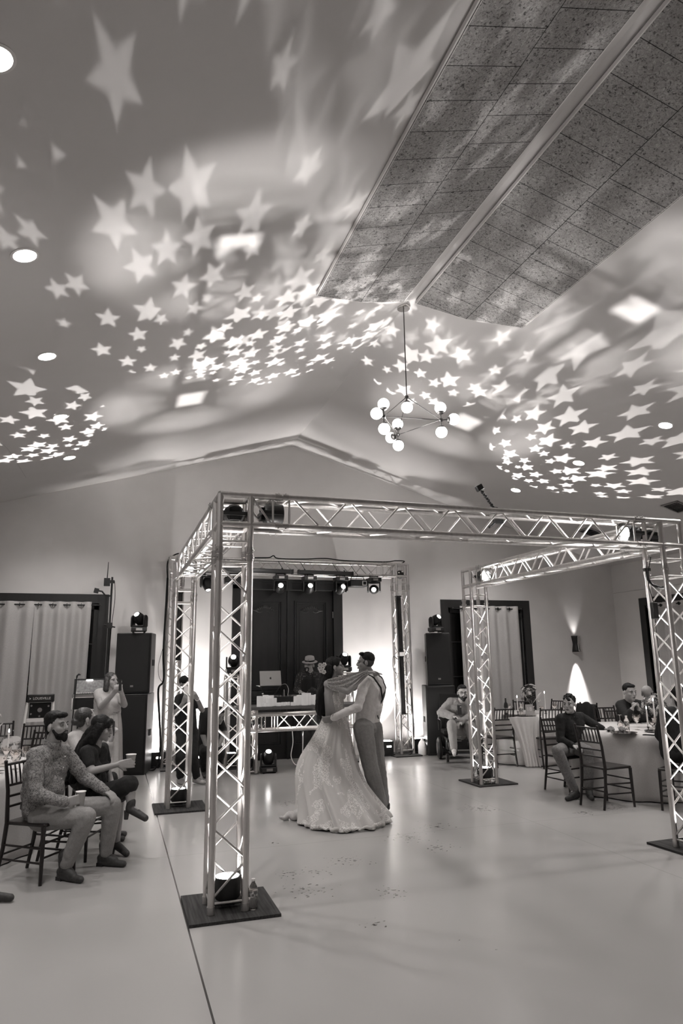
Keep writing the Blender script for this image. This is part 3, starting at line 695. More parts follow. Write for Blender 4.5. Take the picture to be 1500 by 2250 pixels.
speaker((5.93, 12.42), .46, .46, .975, 1.255, .20-.5, 'black loudspeaker on top of the subwoofer behind the wheelchair', 'loudspeaker', 'loudspeakers')

# ------------------------------------------------------------------ truss pillars and music table
for x, nm in ((1.95, 'left'), (3.96, 'right')):
    r = thing('truss_pillar', 'short truss pillar %s' % ('left of the laptop' if nm == 'left' else 'behind the dancing couple'), 'truss', (x, 12.2, 0), 0, 'short truss pillars on the stage')
    leg(r, x, 12.2, 1.50, ex, ey, z0=.02)
    MB().box((x, 12.2, 1.515), (.34, .34, .02)).build('top_plate', M['alud'], r); MB().box((x, 12.2, .01), (.5, .5, .02)).build('base_plate', M['black'], r)
par('par_light', 'par light glowing up inside the short truss pillar left of the laptop', (1.95, 12.2, .16), (0, 0, 1), 60, 30, .17, 'uplights on the stage')
par('par_light', 'par light glowing up inside the short truss pillar behind the couple', (3.96, 12.2, .16), (0, 0, 1), 60, 30, .17, 'uplights on the stage')
tb = thing('music_table', 'goalpost truss table carrying the laptop, mixer and white candles', 'table', (3.12, 11.45, 0))
TX0, TX1, TY = 2.08, 4.16, 11.45
for x in (TX0, TX1): leg(tb, x, TY, .97, ex, ey, z0=.02)
o = part_empty('truss_beam', tb, ((TX0+TX1)/2, TY, .78))
for su, sv in ((-1, -1), (1, -1), (1, 1), (-1, 1)): MB().tube((TX0, TY+su*HC, .775+sv*HC), (TX1, TY+su*HC, .775+sv*HC), .025, n=16).build('chord', M['alu'], o)
braces(o, (TX0+.50, TY, .775), (TX1-.42, TY, .775), ey, Zv)
for x in (TX0+.2, TX0+.26, TX0+.42): 
    for s_ in (-1, 1): MB().tube((x, TY+s_*HC, .655), (x, TY+s_*HC, .895), .009, n=8).build('strut', M['alu'], o)
M['tabletop'] = noise_mat('grey carpeted board', [(.3, .10), (.7, .13)], 80, .9)
MB().box((3.12, 11.55, 1.005), (2.42, .62, .05)).build('table_top', M['tabletop'], tb, mods=[('BEVEL', dict(width=.006, segments=2))])
par('par_light', 'par light glowing inside the left leg of the music table', (TX0, TY, .16), (.0, 0, 1), 110, 50, .16, 'uplights on the stage')
wl = par('par_light', 'small par light hidden inside the beam of the music table', (TX0+.18, TY, .775), (1, 0, 0), 300, 60, .13, 'uplights on the stage')
cable([(2.78, 11.30, .63), (2.79, 11.3, .45), (2.76, 11.3, .25), (2.83, 11.3, .12), (2.92, 11.3, .14), (2.95, 11.3, .3), (2.96, 11.3, .62)], 'white cable hanging in a loop under the music table', .007, 'white')
# candles: two clusters
cl = [(2.24, .16, .045), (2.30, .15, .035), (2.36, .17, .05), (2.33, .06, .04), (2.44, .165, .045), (2.50, .12, .045), (2.40, .13, .05),
      (2.86, .14, .045), (2.93, .155, .05), (2.99, .19, .05), (3.06, .185, .05), (3.13, .15, .045), (3.20, .16, .05), (3.27, .13, .04), (3.02, .12, .045), (2.56, .05, .04), (2.65, .05, .04), (2.73, .05, .045), (2.80, .05, .04)]
for i, (x, h, rr) in enumerate(cl):
    y = 11.31+.05*(i % 3)+(.02 if i > 10 else 0)
    gname = 'candles left of the mixer' if i < 7 else ('low candles in front of the mixer' if i > 14 else 'candles right of the mixer')
    grp = cl[:7] if i < 7 else (cl[15:] if i > 14 else cl[7:15]); k_ = sorted(c_[0] for c_ in grp).index(x)
    o_ = ['leftmost', 'second from the left', 'third from the left', 'fourth from the left', 'fifth from the left', 'sixth from the left', 'seventh from the left', 'rightmost'][k_ if k_ < len(grp)-1 else 7]
    lab = '%s, %s' % (('white pillar candle in the cluster left of the mixer', 'white pillar candle in the cluster right of the mixer', 'low white candle in the row before the mixer')[0 if i < 7 else (2 if i > 14 else 1)], o_)
    r = thing('pillar_candle', lab, 'candle', (x, y, 1.03), 0, gname)
    MB().lathe([(0, 0), (rr, 0), (rr, h), (rr*.85, h+.003), (rr*.7, h-.008), (0, h-.012)], (x, y, 1.03), 20).build('wax_body', M['wax'], r)
    MB().tube((x, y, 1.03+h-.012), (x, y, 1.03+h+.004), .002, n=6).build('wick', M['black'], r)
r = thing('mixer', 'black music controller between the candle clusters', 'mixer', (2.72, 11.6, 1.03))
MB().box((2.72, 11.62, 1.10), (.50, .32, .14)).build('housing', M['black'], r, mods=[('BEVEL', dict(width=.008, segments=2))])
for sx in (-.14, .14): MB().lathe([(0, 0), (.08, 0), (.08, .012), (0, .015)], (2.72+sx, 11.62, 1.17), 24).build('jog_wheel', M['steel'], r)
for i in range(8): MB().tube((2.72-.21+i*.06, 11.49, 1.17), (2.72-.21+i*.06, 11.49, 1.19), .01, n=8).build('knob', M['steel'], r)
# laptop on a stand, lid seen from behind
r = thing('laptop', 'silver laptop open on a black stand behind the left candles', 'laptop', (2.5, 11.72, 1.30))
q = Matrix.Rotation(R(-14), 3, 'X') ; qz = Matrix.Rotation(.06, 3, 'Z')
lc = V((2.50, 11.70, 1.46))
M['silver'] = mat('anodised silver', .32, .38, .7)
MB().box(lc, (.37, .008, .25), qz @ q).build('screen_lid', M['silver'], r, mods=[('BEVEL', dict(width=.004, segments=2))])
MB().box((2.50, 11.85, 1.335), (.37, .25, .014), qz).build('keyboard_deck', M['silver'], r, mods=[('BEVEL', dict(width=.004, segments=2))])
a = []
for i in range(28):
    t_ = 2*math.pi*i/28; rr = .0165*(1-.10*math.exp(-((t_-math.pi/2)/.25)**2)-.10*math.exp(-((t_-3*math.pi/2)/.2)**2)); x_ = rr*math.cos(t_); z_ = rr*1.08*math.sin(t_)
    if (x_-.02)**2+(z_-.002)**2 < .009**2: dd = math.hypot(x_-.02, z_-.002); x_ = .02+(x_-.02)*.009/dd; z_ = .002+(z_-.002)*.009/dd
    a.append((x_, z_))
lg = MB().prism(a, -.006, -.0045, lambda x, y, z: tuple(lc+qz @ q @ V((x, z, y)))); lg.box(lc+qz @ q @ V((.003, -.005, .022)), (.004, .0015, .010), qz @ q @ Matrix.Rotation(.5, 3, 'Y'))
lg.build('lid_emblem', M['black'], r)
r = thing('laptop_stand', 'black folding stand under the laptop', 'stand', (2.5, 11.78, 1.03))
for sx in (-1, 1):
    MB().path([(2.5+sx*.16, 11.66, 1.32), (2.5+sx*.03, 11.76, 1.12), (2.5-sx*.10, 11.88, 1.035)], .012, 8).build('stand_arm', M['black'], r)
MB().box((2.5, 11.78, 1.325), (.34, .2, .01)).build('stand_tray', M['black'], r)
cable([(2.68, 11.75, 1.34), (2.76, 11.7, 1.36), (2.80, 11.66, 1.28), (2.78, 11.62, 1.18)], 'pale cable looping from the laptop to the mixer', .005, 'steel')
r = thing('water_bottle', 'clear water bottle standing among the left candles', 'bottle', (2.33, 11.50, 1.03))
def bottle(r, P, h=.2, rad=.032, axis=None, label='label'):
    q = Matrix.Identity(3) if axis is None else Matrix(frame(axis)).transposed()
    s_ = h/.2; pr = [(0, .004), (rad*.6, 0), (rad*.95, .006), (rad, .02), (rad*.93, .035), (rad, .05), (rad*.93, .065), (rad, .08), (rad, .13), (rad*.85, .15), (rad*.4, .178), (rad*.38, .188)]
    b_ = MB().lathe([(a_, z_*s_) for a_, z_ in pr], P, 20, q).build('bottle_body', M['glass'], r)
    MB().lathe([(rad*1.012, .085*s_), (rad*1.012, .125*s_)], P, 20, q).build('paper_label', M['paper'], r)
    MB().lathe([(0, .186*s_), (rad*.43, .186*s_), (rad*.43, .2*s_), (0, .2*s_)], P, 14, q).build('cap', M['white'], r)
M['paper'] = noise_mat('printed label', [(.45, .5), (.55, .12)], 60, .6)
bottle(r, (2.33, 11.50, 1.03))
# ------------------------------------------------------------------ things round the truss
for P, ax, l in (((1.022, 5.31, .02), None, 'water bottle standing on the carpet tile at the nearest truss leg'), ((4.93, 9.115, .02), None, 'water bottle standing at the far right truss leg'),
                 ((4.99, 9.085, .053), (1, .05, 0), 'water bottle lying at the far right truss leg')):
    r = thing('water_bottle', l, 'bottle', P if ax is None else (P[0], P[1], .02)); bottle(r, P, axis=ax)
r = thing('plastic_jug', 'white translucent plastic jug beside the right subwoofer', 'jug', (5.53, 12.36, 0))
MB().lathe([(0, 0), (.07, 0), (.08, .02), (.08, .17), (.06, .23), (.025, .27), (.025, .30), (0, .30)], (5.53, 12.36, 0), 20).build('jug_body', M['white'], r)
MB().path([(5.53, 12.30, .25), (5.53, 12.27, .22), (5.53, 12.27, .17), (5.53, 12.29, .14)], .012, 8).build('jug_handle', M['white'], r)
r = thing('action_camera', 'small camera on a bent gooseneck clamped on top of the front beam', 'camera', (3.17, 5.50, 3.08))
B0 = V((3.20, 5.38, 3.07)); H0 = V((3.04, 5.34, 3.24))
MB().box(H0, (.065, .045, .055), Matrix.Rotation(-.5, 3, 'Y')).build('camera_body', M['black'], r, mods=[('BEVEL', dict(width=.008, segments=2))])
g = MB()
for i in range(9):
    p = H0.lerp(B0, (i+1)/9.5); g.ell(p, .013+.003*(i % 2), nu=10, nv=6)
g.tube(H0, B0, .009); g.build('gooseneck', M['black'], r); MB().box(B0-V((0, 0, .02)), (.05, .05, .05)).build('clamp', M['black'], r)
r = thing('truss_clamp', 'black clamp under the top chord behind the small camera', 'clamp', (3.35, 5.56, 2.95))
MB().box((3.35, 5.57, 2.99), (.09, .04, .035)).build('jaw', M['black'], r); MB().path([(3.33, 5.57, 2.99), (3.28, 5.57, 2.95), (3.25, 5.57, 2.93)], .012, 8).build('screw', M['black'], r)
r = thing('camera_arm', 'black articulated arm hooked on the near right truss leg', 'camera arm', (5.0, 5.5, 2.4))
pts = [(4.985, 5.56, 2.56), (4.975, 5.54, 2.48), (4.99, 5.5, 2.42), (5.03, 5.45, 2.39), (5.08, 5.42, 2.39)]
MB().path(pts, [.012, .014, .013, .014, .02], 8).build('arm_link', M['black'], r); MB().box((4.99, 5.56, 2.58), (.07, .03, .03)).build('mount', M['black'], r)
r = thing('power_adapter', 'small black power box hanging on the near right truss leg', 'adapter', (4.96, 5.46, 2.08))
MB().box((4.965, 5.49, 2.17), (.06, .05, .16)).build('adapter_body', M['black'], r, mods=[('BEVEL', dict(width=.008, segments=2))]); MB().path([(4.965, 5.49, 2.25), (4.94, 5.5, 2.4), (4.97, 5.52, 2.56), (5.0, 5.5, 2.7)], .004, 6).build('adapter_lead', M['blackm'], r)

# ------------------------------------------------------------------ tall tripod with receivers, left
sxx, syy = -.12, 12.25
r = thing('crank_stand', 'tall black crank stand with small devices on top, left of the speaker stack', 'stand', (sxx, syy, 0))
MB().tube((sxx, syy, .25), (sxx, syy, 3.17), .016).build('inner_pole', M['black'], r); MB().tube((sxx, syy, .25), (sxx, syy, 2.32), .026).build('outer_pole', M['black'], r)
for k in range(3):
    a_ = 1.2+k*2.094; MB().tube((sxx, syy, .45), (sxx-.08+.22*math.cos(a_), syy+.22*math.sin(a_), .012), .012).build('leg', M['black'], r)
MB().box((sxx, syy, 2.36), (.09, .07, .09)).tube((sxx-.09, syy, 2.37), (sxx+.09, syy, 2.33), .012).build('collar', M['black'], r)
r = thing('wireless_receiver', 'small box with an antenna on top of the crank stand', 'receiver', (-.2, 12.22, 3.0))
MB().box((-.20, 12.22, 3.08), (.10, .07, .13)).build('receiver_body', M['black'], r); MB().tube((-.20, 12.22, 3.15), (-.195, 12.22, 3.42), .009, .005).build('antenna', M['black'], r)
MB().box((-.13, 12.24, 3.09), (.10, .05, .05)).build('bracket', M['black'], r)
r = thing('action_camera', 'small camera on a bent arm near the top of the crank stand', 'camera', (-.3, 12.2, 2.95))
MB().box((-.36, 12.2, 2.93), (.075, .05, .08), Matrix.Rotation(.2, 3, 'Y')).build('camera_body', M['black'], r); MB().path([(-.33, 12.2, 2.93), (-.27, 12.2, 2.92), (-.22, 12.2, 2.86), (-.14, 12.23, 2.85)], .014, 8).build('arm_link', M['black'], r)
cable([(-.08, 12.23, 3.1), (-.06, 12.22, 2.8), (-.09, 12.22, 2.3), (-.10, 12.22, 1.5), (-.08, 12.22, .6)], 'thin black cable hanging down the crank stand', .005)
# ------------------------------------------------------------------ keyboard rack, microphone, toss game (left back)
r = thing('equipment_rack', 'white trimmed equipment rack with a lit screen behind the standing woman', 'equipment rack', (-.37, 11.9, 0))
MB().box((-.37, 12.0, 1.39), (.46, .05, .23), Matrix.Rotation(-.2, 3, 'X')).build('monitor', M['black'], r)
M['scr'] = noise_mat('lit screen', [(.3, .02), (.6, .12)], 30, .3); tt = NT(M['scr']); tt.b.inputs['Emission Color'].default_value = (*LC, 1); tt.b.inputs['Emission Strength'].default_value = .05
MB().box((-.37, 11.96, 1.39), (.42, .006, .19), Matrix.Rotation(-.2, 3, 'X')).build('display', M['scr'], r)
MB().box((-.37, 11.94, 1.485), (.10, .012, .018)).build('lamp_bar', M['lensd'], r)
for k in range(11): MB().box((-.55+k*.035, 11.90, 1.29), (.028, .05, .012)).build('white_key', M['white'], r)
MB().box((-.37, 11.95, 1.255), (.48, .36, .03)).build('tray', M['steel'], r)
MB().box((-.37, 11.95, 1.13), (.44, .34, .17)).build('case', M['black'], r)
for z in (1.235, 1.04): MB().box((-.37, 11.78, z), (.48, .012, .022)).build('edge_trim', M['white'], r)
for x in (-.6, -.14): MB().box((x, 11.78, 1.137), (.022, .012, .21)).build('edge_trim', M['white'], r)
for x in (-.5, -.24): MB().tube((x, 11.95, 0), (x, 11.95, 1.05), .02).build('leg', M['black'], r)
r = thing('microphone_stand', 'thin black stand with a clip at the top, beside the equipment rack', 'microphone stand', (-.6, 11.6, 0))
MB().tube((-.60, 11.6, .02), (-.55, 11.6, 1.53), .009).build('pole', M['black'], r); MB().lathe([(0, 0), (.12, 0), (.12, .02), (.02, .03), (0, .03)], (-.6, 11.6, 0), 20).build('base', M['black'], r)
MB().path([(-.55, 11.6, 1.53), (-.545, 11.6, 1.56), (-.52, 11.6, 1.585), (-.50, 11.6, 1.57)], .014, 8).build('clip', M['black'], r)
gx, gy = -1.05, 11.75
r = thing('toss_game', 'white framed game cabinet with a black lettered header, in front of the left curtain', 'game cabinet', (gx, gy, 0))
MB().box((gx, gy, 1.235), (.38, .12, .115)).build('header', M['black'], r, mods=[('BEVEL', dict(width=.012, segments=2))])
textmesh('LOUISVILLE', (gx+.02, gy-.063, 1.235), .052, M['white'], r, sx=.95); MB().prism([(-.155, .015), (-.13, 0), (-.155, -.015), (-.147, 0)], -.064, -.061, lambda x, y, z: (gx+x, gy+z, 1.235+y)).build('emblem', M['white'], r)
MB().box((gx, gy, 1.06), (.30, .08, .22)).build('target_board', M['blackm'], r)
MB().lathe([(0, -.003), (.033, -.003), (.033, .003), (0, .003)], (gx, gy-.044, 1.065), 20, Matrix.Rotation(R(90), 3, 'X')).build('roundel', M['steel'], r)
for x_, z_ in ((-.12, 1.13), (.12, 1.12), (-.12, 1.01), (.12, 1.01), (0, .975)): MB().lathe([(0, -.002), (.014, -.002), (.014, .002), (0, .002)], (gx+x_, gy-.044, z_), 12, Matrix.Rotation(R(90), 3, 'X')).build('roundel', M['steel'], r)
for s_ in (-1, 1): MB().tube((gx+s_*.18, gy-.02, 1.18), (gx+s_*.25, gy-.22, 0), .02, n=8).build('frame_leg', M['white'], r); MB().tube((gx+s_*.18, gy+.02, 1.18), (gx+s_*.25, gy+.3, 0), .02, n=8).build('frame_leg', M['white'], r)
MB().box((gx, gy-.05, .92), (.42, .03, .05)).build('cross_rail', M['white'], r)

# ------------------------------------------------------------------ chandelier
hx, hy = 3.125, 7.07
ch = thing('chandelier', 'angular black rod chandelier with ten white glass globes', 'chandelier', (hx, hy, 5.9))
MB().lathe([(0, -.03), (.075, -.03), (.08, -.02), (.08, .012), (0, .012)], (hx, hy, zc(hx)-.01), 24).build('ceiling_rose', M['chrome'], ch)
H1 = V((hx, hy, 4.78)); H2 = V((2.80, 7.0, 4.48)); H3 = V((3.49, 6.93, 4.48)); H4 = V((3.21, 7.57, 4.48))
M['rod'] = mat('dark nickel', .10, .3, .9)
MB().tube(H1, (hx, hy, zc(hx)-.03), .007, n=8).build('stem', M['rod'], ch)
for a_, b_ in ((H1, H2), (H1, H3), (H1, H4), (H2, H3), (H3, H4), (H2, H4)): MB().tube(a_, b_, .0045, n=8).build('rod', M['rod'], ch)
for h_ in (H1, H2, H3, H4): MB().ell(h_, .024).build('hub', M['rod'], ch)
gl = [(H1, (0, 0, -1), .13), (H2, (0, 0, 1), .15), (H2, (-.9, -.35, .08), .115), (H2, (0, 0, -1), .15), (H3, (0, 0, 1), .15), (H3, (.95, -.3, .05), .15), (H3, (0, 0, -1), .15),
      (H4, (0, 0, 1), .14), (H4, (-.3, .95, .0), .14), (H4, (0, 0, -1), .14)]
for h_, d_, L_ in gl:
    d_ = V(d_).normalized(); g_ = h_+d_*L_; q = Matrix(frame(d_)).transposed()
    gb = MB().ell(g_, .068, nu=24, nv=16).build('globe', M['globe'], ch)
    MB().tube(h_, g_-d_*.06, .006, n=8).lathe([(.01, -.02), (.03, -.012), (.043, .0), (.045, .012), (.04, .012), (0, -.005)], g_-d_*.062, 16, q).build('lamp_holder', M['rod'], gb)
lamp(ch, 'POINT', (3.15, 7.1, 4.3), 18, size=.3)
# ================================================================== CHAIRS
def sqt(m, a, b, w0, w1=None):      # square turned rail
    m.tube(a, b, w0*.75, (w1 or w0)*.75, n=8); return m
def make_chair(label, loc, rz):
    r = thing('chiavari_chair', label, 'chair', (0, 0, 0), 0, 'dark chiavari chairs')
    C_ = M['chairw']
    fx, bx_, hw, bw = .19, -.19, .205, .185
    for s in (-1, 1):
        MB().path([(fx, s*hw, .44), (fx+.005, s*hw, .25), (fx+.01, s*(hw+.005), 0)], [.019, .017, .014], 8).build('leg', C_, r)
        MB().path([(bx_-.07, s*bw, 0), (bx_-.02, s*bw, .25), (bx_, s*bw, .45), (bx_-.02, s*bw*.98, .70), (bx_-.065, s*bw*.96, .92)], [.014, .017, .018, .016, .014], 8).ell((bx_-.067, s*bw*.96, .93), .016, nu=8, nv=6).build('back_post', C_, r)
    def bk(z): t = (z-.45)/.47; return bx_-.065*t*t
    for z, n_r in ((.905, 'top_rail'), (.74, 'lower_back_rail'), (.655, 'lower_back_rail'), (.575, 'lower_back_rail')):
        MB().tube((bk(z), -bw*.97, z), (bk(z), bw*.97, z), .011, n=8).build(n_r, C_, r)
    for i in range(6):
        y = (-.70+.28*i)*bw; m = MB().path([(bk(.74), y, .74), (bk(.82), y, .82), (bk(.905), y, .905)], [.007, .009, .007], 6).build('spindle', C_, r)
    m = MB().prism([(-.205, -.19), (.20, -.215), (.215, -.19), (.215, .19), (.20, .215), (-.205, .19)], .435, .462, lambda x, y, z: (x, y, z)); m.build('seat', C_, r, mods=[('BEVEL', dict(width=.01, segments=2))])
    for z in (.16, .27):
        for s in (-1, 1): MB().tube((fx+.005, s*hw, z), (bx_-.03, s*bw, z+.01), .009, n=8).build('stretcher', C_, r)
    for z in (.20, .31): MB().tube((fx+.005, -hw, z), (fx+.005, hw, z), .009, n=8).build('stretcher', C_, r)
    MB().tube((bx_-.035, -bw, .2), (bx_-.035, bw, .2), .009, n=8).build('stretcher', C_, r)
    r.location = (*loc, 0); r.rotation_euler = (0, 0, rz); return r
CH = [('empty dark chiavari chair at the near side of the right table', (5.70, 7.39), R(8)),
      ('dark chiavari chair holding the young man in black', (5.84, 8.34), R(-78)),
      ('dark chiavari chair half hidden behind the near right truss leg', (6.36, 6.86), R(119)),
      ('dark chiavari chair of the man with his hands at his mouth', (7.42, 9.13), R(-112)),
      ('dark chiavari chair standing empty behind the man with his hands at his mouth', (7.75, 9.75), R(-100)),
      ('dark chiavari chair at the back table, right behind the far right truss leg', (6.17, 10.70), R(90)),
      ('dark chiavari chair at the back table between draped cloth and young man', (6.84, 10.28), R(78)),
      ('dark chiavari chair with a black jacket over its back', (7.86, 10.75), R(195)),
      ('dark chiavari chair by the sconce, left one behind the young man', (8.05, 11.85), R(200)),
      ('dark chiavari chair under the man in the patterned shirt', (-.53, 6.78), R(-34)),
      ('dark chiavari chair under the long haired woman with a cup', (-.27, 7.35), R(-22)),
      ('dark chiavari chair of the woman with pinned up hair', (-.12, 8.05), R(10)),
      ('dark chiavari chair at the left edge beneath the curtain', (-1.52, 11.15), R(-85)),
      ('dark chiavari chair below the white framed game cabinet', (-1.0, 10.55), R(-95)),
      ('dark chiavari chair just behind the bearded man, nearest of the three at the back left', (-.86, 9.45), R(-115)),
      ('dark chiavari chair on the far side of the back right table', (7.5, 11.9), R(-110))]
proto = make_chair(*CH[0])
for l_, p_, a_ in CH[1:]: copy_tree(proto, (*p_, 0), a_, l_)
# jacket
M['suit'] = cloth('black cloth', .006, .012, 70, .15)
jr = thing('jacket', 'black jacket draped over a chair back behind the young man', 'jacket', (7.97, 10.8, .4))
cx_, cy_ = 8.06, 10.80
rows = []
for j in range(9):
    t = j/8; rows.append([(cx_+.05*math.sin(math.pi*(t-.5))*1.0+.012*math.sin(i*1.3), cy_-.27+.54*i/14, .97-abs(t-.5)*1.0+.015*math.cos(i*.9)-.04*abs(i/7-1)**2) for i in range(15)])
MB().grid(rows).build('jacket_body', M['suit'], jr, ang=180, mods=[('SOLIDIFY', dict(thickness=.025)), ('SUBSURF', dict(levels=1, render_levels=1))])

# ================================================================== TABLES
def table(c, r_, label, clabel, h=.76, flare=.10, seed=0, drop=0.):
    t = thing('round_table', label, 'table', (*c, 0), 0, 'round guest tables')
    MB().lathe([(0, h-.03), (r_-.02, h-.03), (r_-.02, h-.004), (0, h-.004)], (*c, 0), 48).build('tabletop', M['tabletop'], t)
    for k in range(4):
        a = k*math.pi/2+.6; MB().tube((c[0]+.45*math.cos(a), c[1]+.45*math.sin(a), 0), (c[0]+.4*math.cos(a), c[1]+.4*math.sin(a), h-.03), .016).build('leg', M['steel'], t)
    rnd = random.Random(seed); ph = [rnd.uniform(0, 6) for _ in range(5)]; n = 144; rows = []
    for f in (0.02, .5, .97): rows.append([(c[0]+r_*f*math.cos(2*math.pi*i/n), c[1]+r_*f*math.sin(2*math.pi*i/n), h+.003) for i in range(n)])
    for j in range(1, 13):
        v = j/12; row = []
        for i in range(n):
            a = 2*math.pi*i/n
            fold = math.sin(a*15+ph[0]+.3*math.sin(a*3))*.5+math.sin(a*23+ph[1])*.25+math.sin(a*9+ph[2])*.3
            rr = r_*(1+.006)+flare*v*.55+fold*.045*v**.8
            row.append((c[0]+rr*math.cos(a), c[1]+rr*math.sin(a), h+.003-(h-.01)*v-(.02*abs(fold)*v*0)))
        rows.append(row)
    o = MB().grid(rows, close=True).build('tablecloth', M['linen'], None, ang=180, label=clabel, cat='tablecloth', group='white tablecloths', mods=[('SOLIDIFY', dict(thickness=.003))])
    return t
TR = (6.85, 8.1); TB = (7.06, 11.1); TL = (-1.65, 7.92)
table(TR, .92, 'round table under the white cloth beside the young man in black', 'white cloth hanging in folds over the round table beside the young man', seed=1, h=.785)
table(TB, .80, 'round table under the white cloth at the back right', 'white cloth over the round table at the back right', seed=2, h=.77)
table(TL, .98, 'round table under the white cloth behind the bearded man', 'white cloth over the round table cut by the left edge of the picture', seed=3, h=.76)
# overlay corner falling between the two back chairs
rows = []
for j in range(14):
    v = j/13; wd = .25*(1-.15*v-.42*math.sin(min(v*1.25, 1)*math.pi/2)*(1 if v < .8 else 1)+.28*max(0, v-.8)); row = []
    for i in range(21):
        u = i/10-1; row.append((6.50+.03*v+u*wd*.96, 10.42-.06*v-.12*v-u*wd*-.30*-1+.022*math.sin(i*1.5+v*2)*(.4+v)-.05*(1-u*u)*(1-v), .785-.772*v))
    rows.append(row)
MB().grid(rows).build('table_overlay', M['linen'], None, ang=180, label='loose corner of white cloth falling to the floor between two back chairs', cat='tablecloth', mods=[('SOLIDIFY', dict(thickness=.004)), ('SUBSURF', dict(levels=1, render_levels=1))])

# ------------------------------------------------------------------ table ware
def goblet(P, label, h=.17, rad=.04, inv=False, group='wine glasses'):
    r = thing('wine_glass', label, 'glass', P, 0, group); s = h/.17
    pr = [(.034, 0), (.034, .003), (.005, .008), (.004, .07), (.012, .078), (.032, .10), (rad, .135), (rad*.9, .17), (rad*.87, .17), (rad*.95, .135), (.028, .104), (.0, .086)]
    pr = [(a_, z_*s) for a_, z_ in pr]
    if inv: pr = [(a_, h-z_) for a_, z_ in pr]
    MB().lathe(pr, P, 20).build('glass_bowl', M['glass'], r); return r
def tumbler(P, label, h=.11, rad=.035, group='candle glasses'):
    r = thing('glass_tumbler', label, 'glass', P, 0, group)
    MB().lathe([(0, 0), (rad*.8, 0), (rad, h), (rad-.003, h), (rad*.8-.003, .006), (0, .006)], P, 20).build('glass_body', M['glass'], r)
def taper(P, h, label, lit=True, holder=True):
    r = thing('taper_candle', label, 'candle', P, 0, 'tall taper candles')
    b = .05 if holder else 0
    if holder: MB().lathe([(0, 0), (.03, 0), (.03, .006), (.008, .012), (.008, .04), (.016, .045), (.016, .06), (0, .06)], P, 16).build('candle_holder', M['gold'], r)
    P = V(P); MB().tube(P+V((0, 0, b)), P+V((0, 0, h)), .0105, .009, n=12).build('wax_body', M['waxd'], r); MB().tube(P+V((0, 0, h)), P+V((0, 0, h+.01)), .0015, n=6).build('wick', M['black'], r)
    if lit: MB().lathe([(0, 0), (.006, .008), (.0075, .016), (.004, .03), (0, .042)], P+V((0, 0, h+.006)), 12).build('flame', M['flame'], r)
def charger(P, label, rad=.16):
    r = thing('charger_plate', label, 'plate', P, 0, 'charger plates')
    MB().lathe([(0, .0), (rad*.6, .0), (rad*.68, .004), (rad, .014), (rad, .018), (rad*.66, .008), (0, .006)], P, 36).build('plate_body', M['gold'], r)
    MB().lathe([(rad*.93, .0145), (rad*1.02, .016), (rad*1.02, .021), (rad*.93, .0195)], P, 36).build('beaded_rim', M['chrome'], r)
def napkin(P, label, rz, L=.26, m='napkin', sag=0):
    r = thing('napkin', label, 'napkin', P, rz, 'folded napkins'); q = Matrix.Rotation(rz, 3, 'Z'); rows = []
    for j in range(9): rows.append([tuple(V(P)+q @ V((-L/2+L*j/8, -.045+.09*i/8, .012+.012*math.sin(i*1.2+j*.4)+.008*math.sin(j*1.1)))) for i in range(9)])
    MB().grid(rows).build('folded_cloth', M[m], r, ang=180, mods=[('SOLIDIFY', dict(thickness=.014)), ('SUBSURF', dict(levels=1, render_levels=1))])
def flowers(P, label, H, W, n=26, seed=0, daisy=True):
    rnd = random.Random(seed); P = V(P); r = thing('flower_arrangement', label, 'flowers', tuple(P), 0, 'table centrepieces')
    MB().lathe([(0, 0), (.05, 0), (.06, .05), (.045, .10), (.055, .13), (.05, .13), (.04, .10), (0, .02)], P, 20).build('vase', M['chrome'], r)
    for i in range(n):
        a = rnd.uniform(0, 2*math.pi); e_ = rnd.uniform(-.25, 1.0)*math.pi/2; rr = rnd.uniform(.6, 1.)
        d = V((math.cos(a)*math.cos(e_), math.sin(a)*math.cos(e_), math.sin(e_))); c = P+V((0, 0, .12+H*.38))+V((d.x*W, d.y*W, d.z*H*.52))*rr
        ty = i % 3; q = Matrix(frame(d)).transposed()
        if ty == 0:
            m = MB()
            for k in range(10):
                an = k*.628; pd = q @ V((math.cos(an), math.sin(an), .25)); m.ell(c+pd*.022, (.006, .004, .019), Matrix(frame(pd)).transposed(), 6, 5)
            m.ell(c+d*.006, .009, nu=8, nv=6).build('daisy_bloom', M['petal'], r)
        elif ty == 1:
            m = MB()
            for k in range(3):
                for l in range(5):
                    an = l*1.257+k*.6; rr2 = .010+.009*k; pd = q @ V((math.cos(an), math.sin(an), .9-.35*k)); m.ell(c+pd.normalized()*rr2, (.014, .006, .014), Matrix(frame(pd)).transposed(), 6, 5)
            m.build('rose_bloom', M['petald'] if rnd.random() < .55 else M['petal'], r)
        else:
            m = MB(); st_ = P+V((0, 0, .12)); m.path([st_, (st_+c)/2+V((0, 0, .02)), c+d*.03], .002, 5)
            for k in range(7):
                t = .35+k*.1; b = st_.lerp(c+d*.03, t); sd = V((rnd.uniform(-1, 1), rnd.uniform(-1, 1), rnd.uniform(-.2, .8))).normalized()
                m.ell(b+sd*.022, (.010, .003, .026), Matrix(frame(sd)).transposed(), 6, 5)
            m.build('leaf_sprig', M['leaf'], r)
    for k in range(3):     # pampas plumes
        a = rnd.uniform(0, 6.28); d = V((math.cos(a)*.8, math.sin(a)*.8, .55)).normalized(); b = P+V((0, 0, .14)); c = b+V((d.x*W*1.25, d.y*W*1.25, H*.75*rnd.uniform(.5, 1)))
        MB().path([b, (b+c)/2, c*.8+b*.2, c], [.002, .008, .016, .003], 8).build('pampas_plume', M['petal'], r)
zt = .79
charger((6.12, 7.52, zt), 'shiny charger plate at the near edge of the right table')
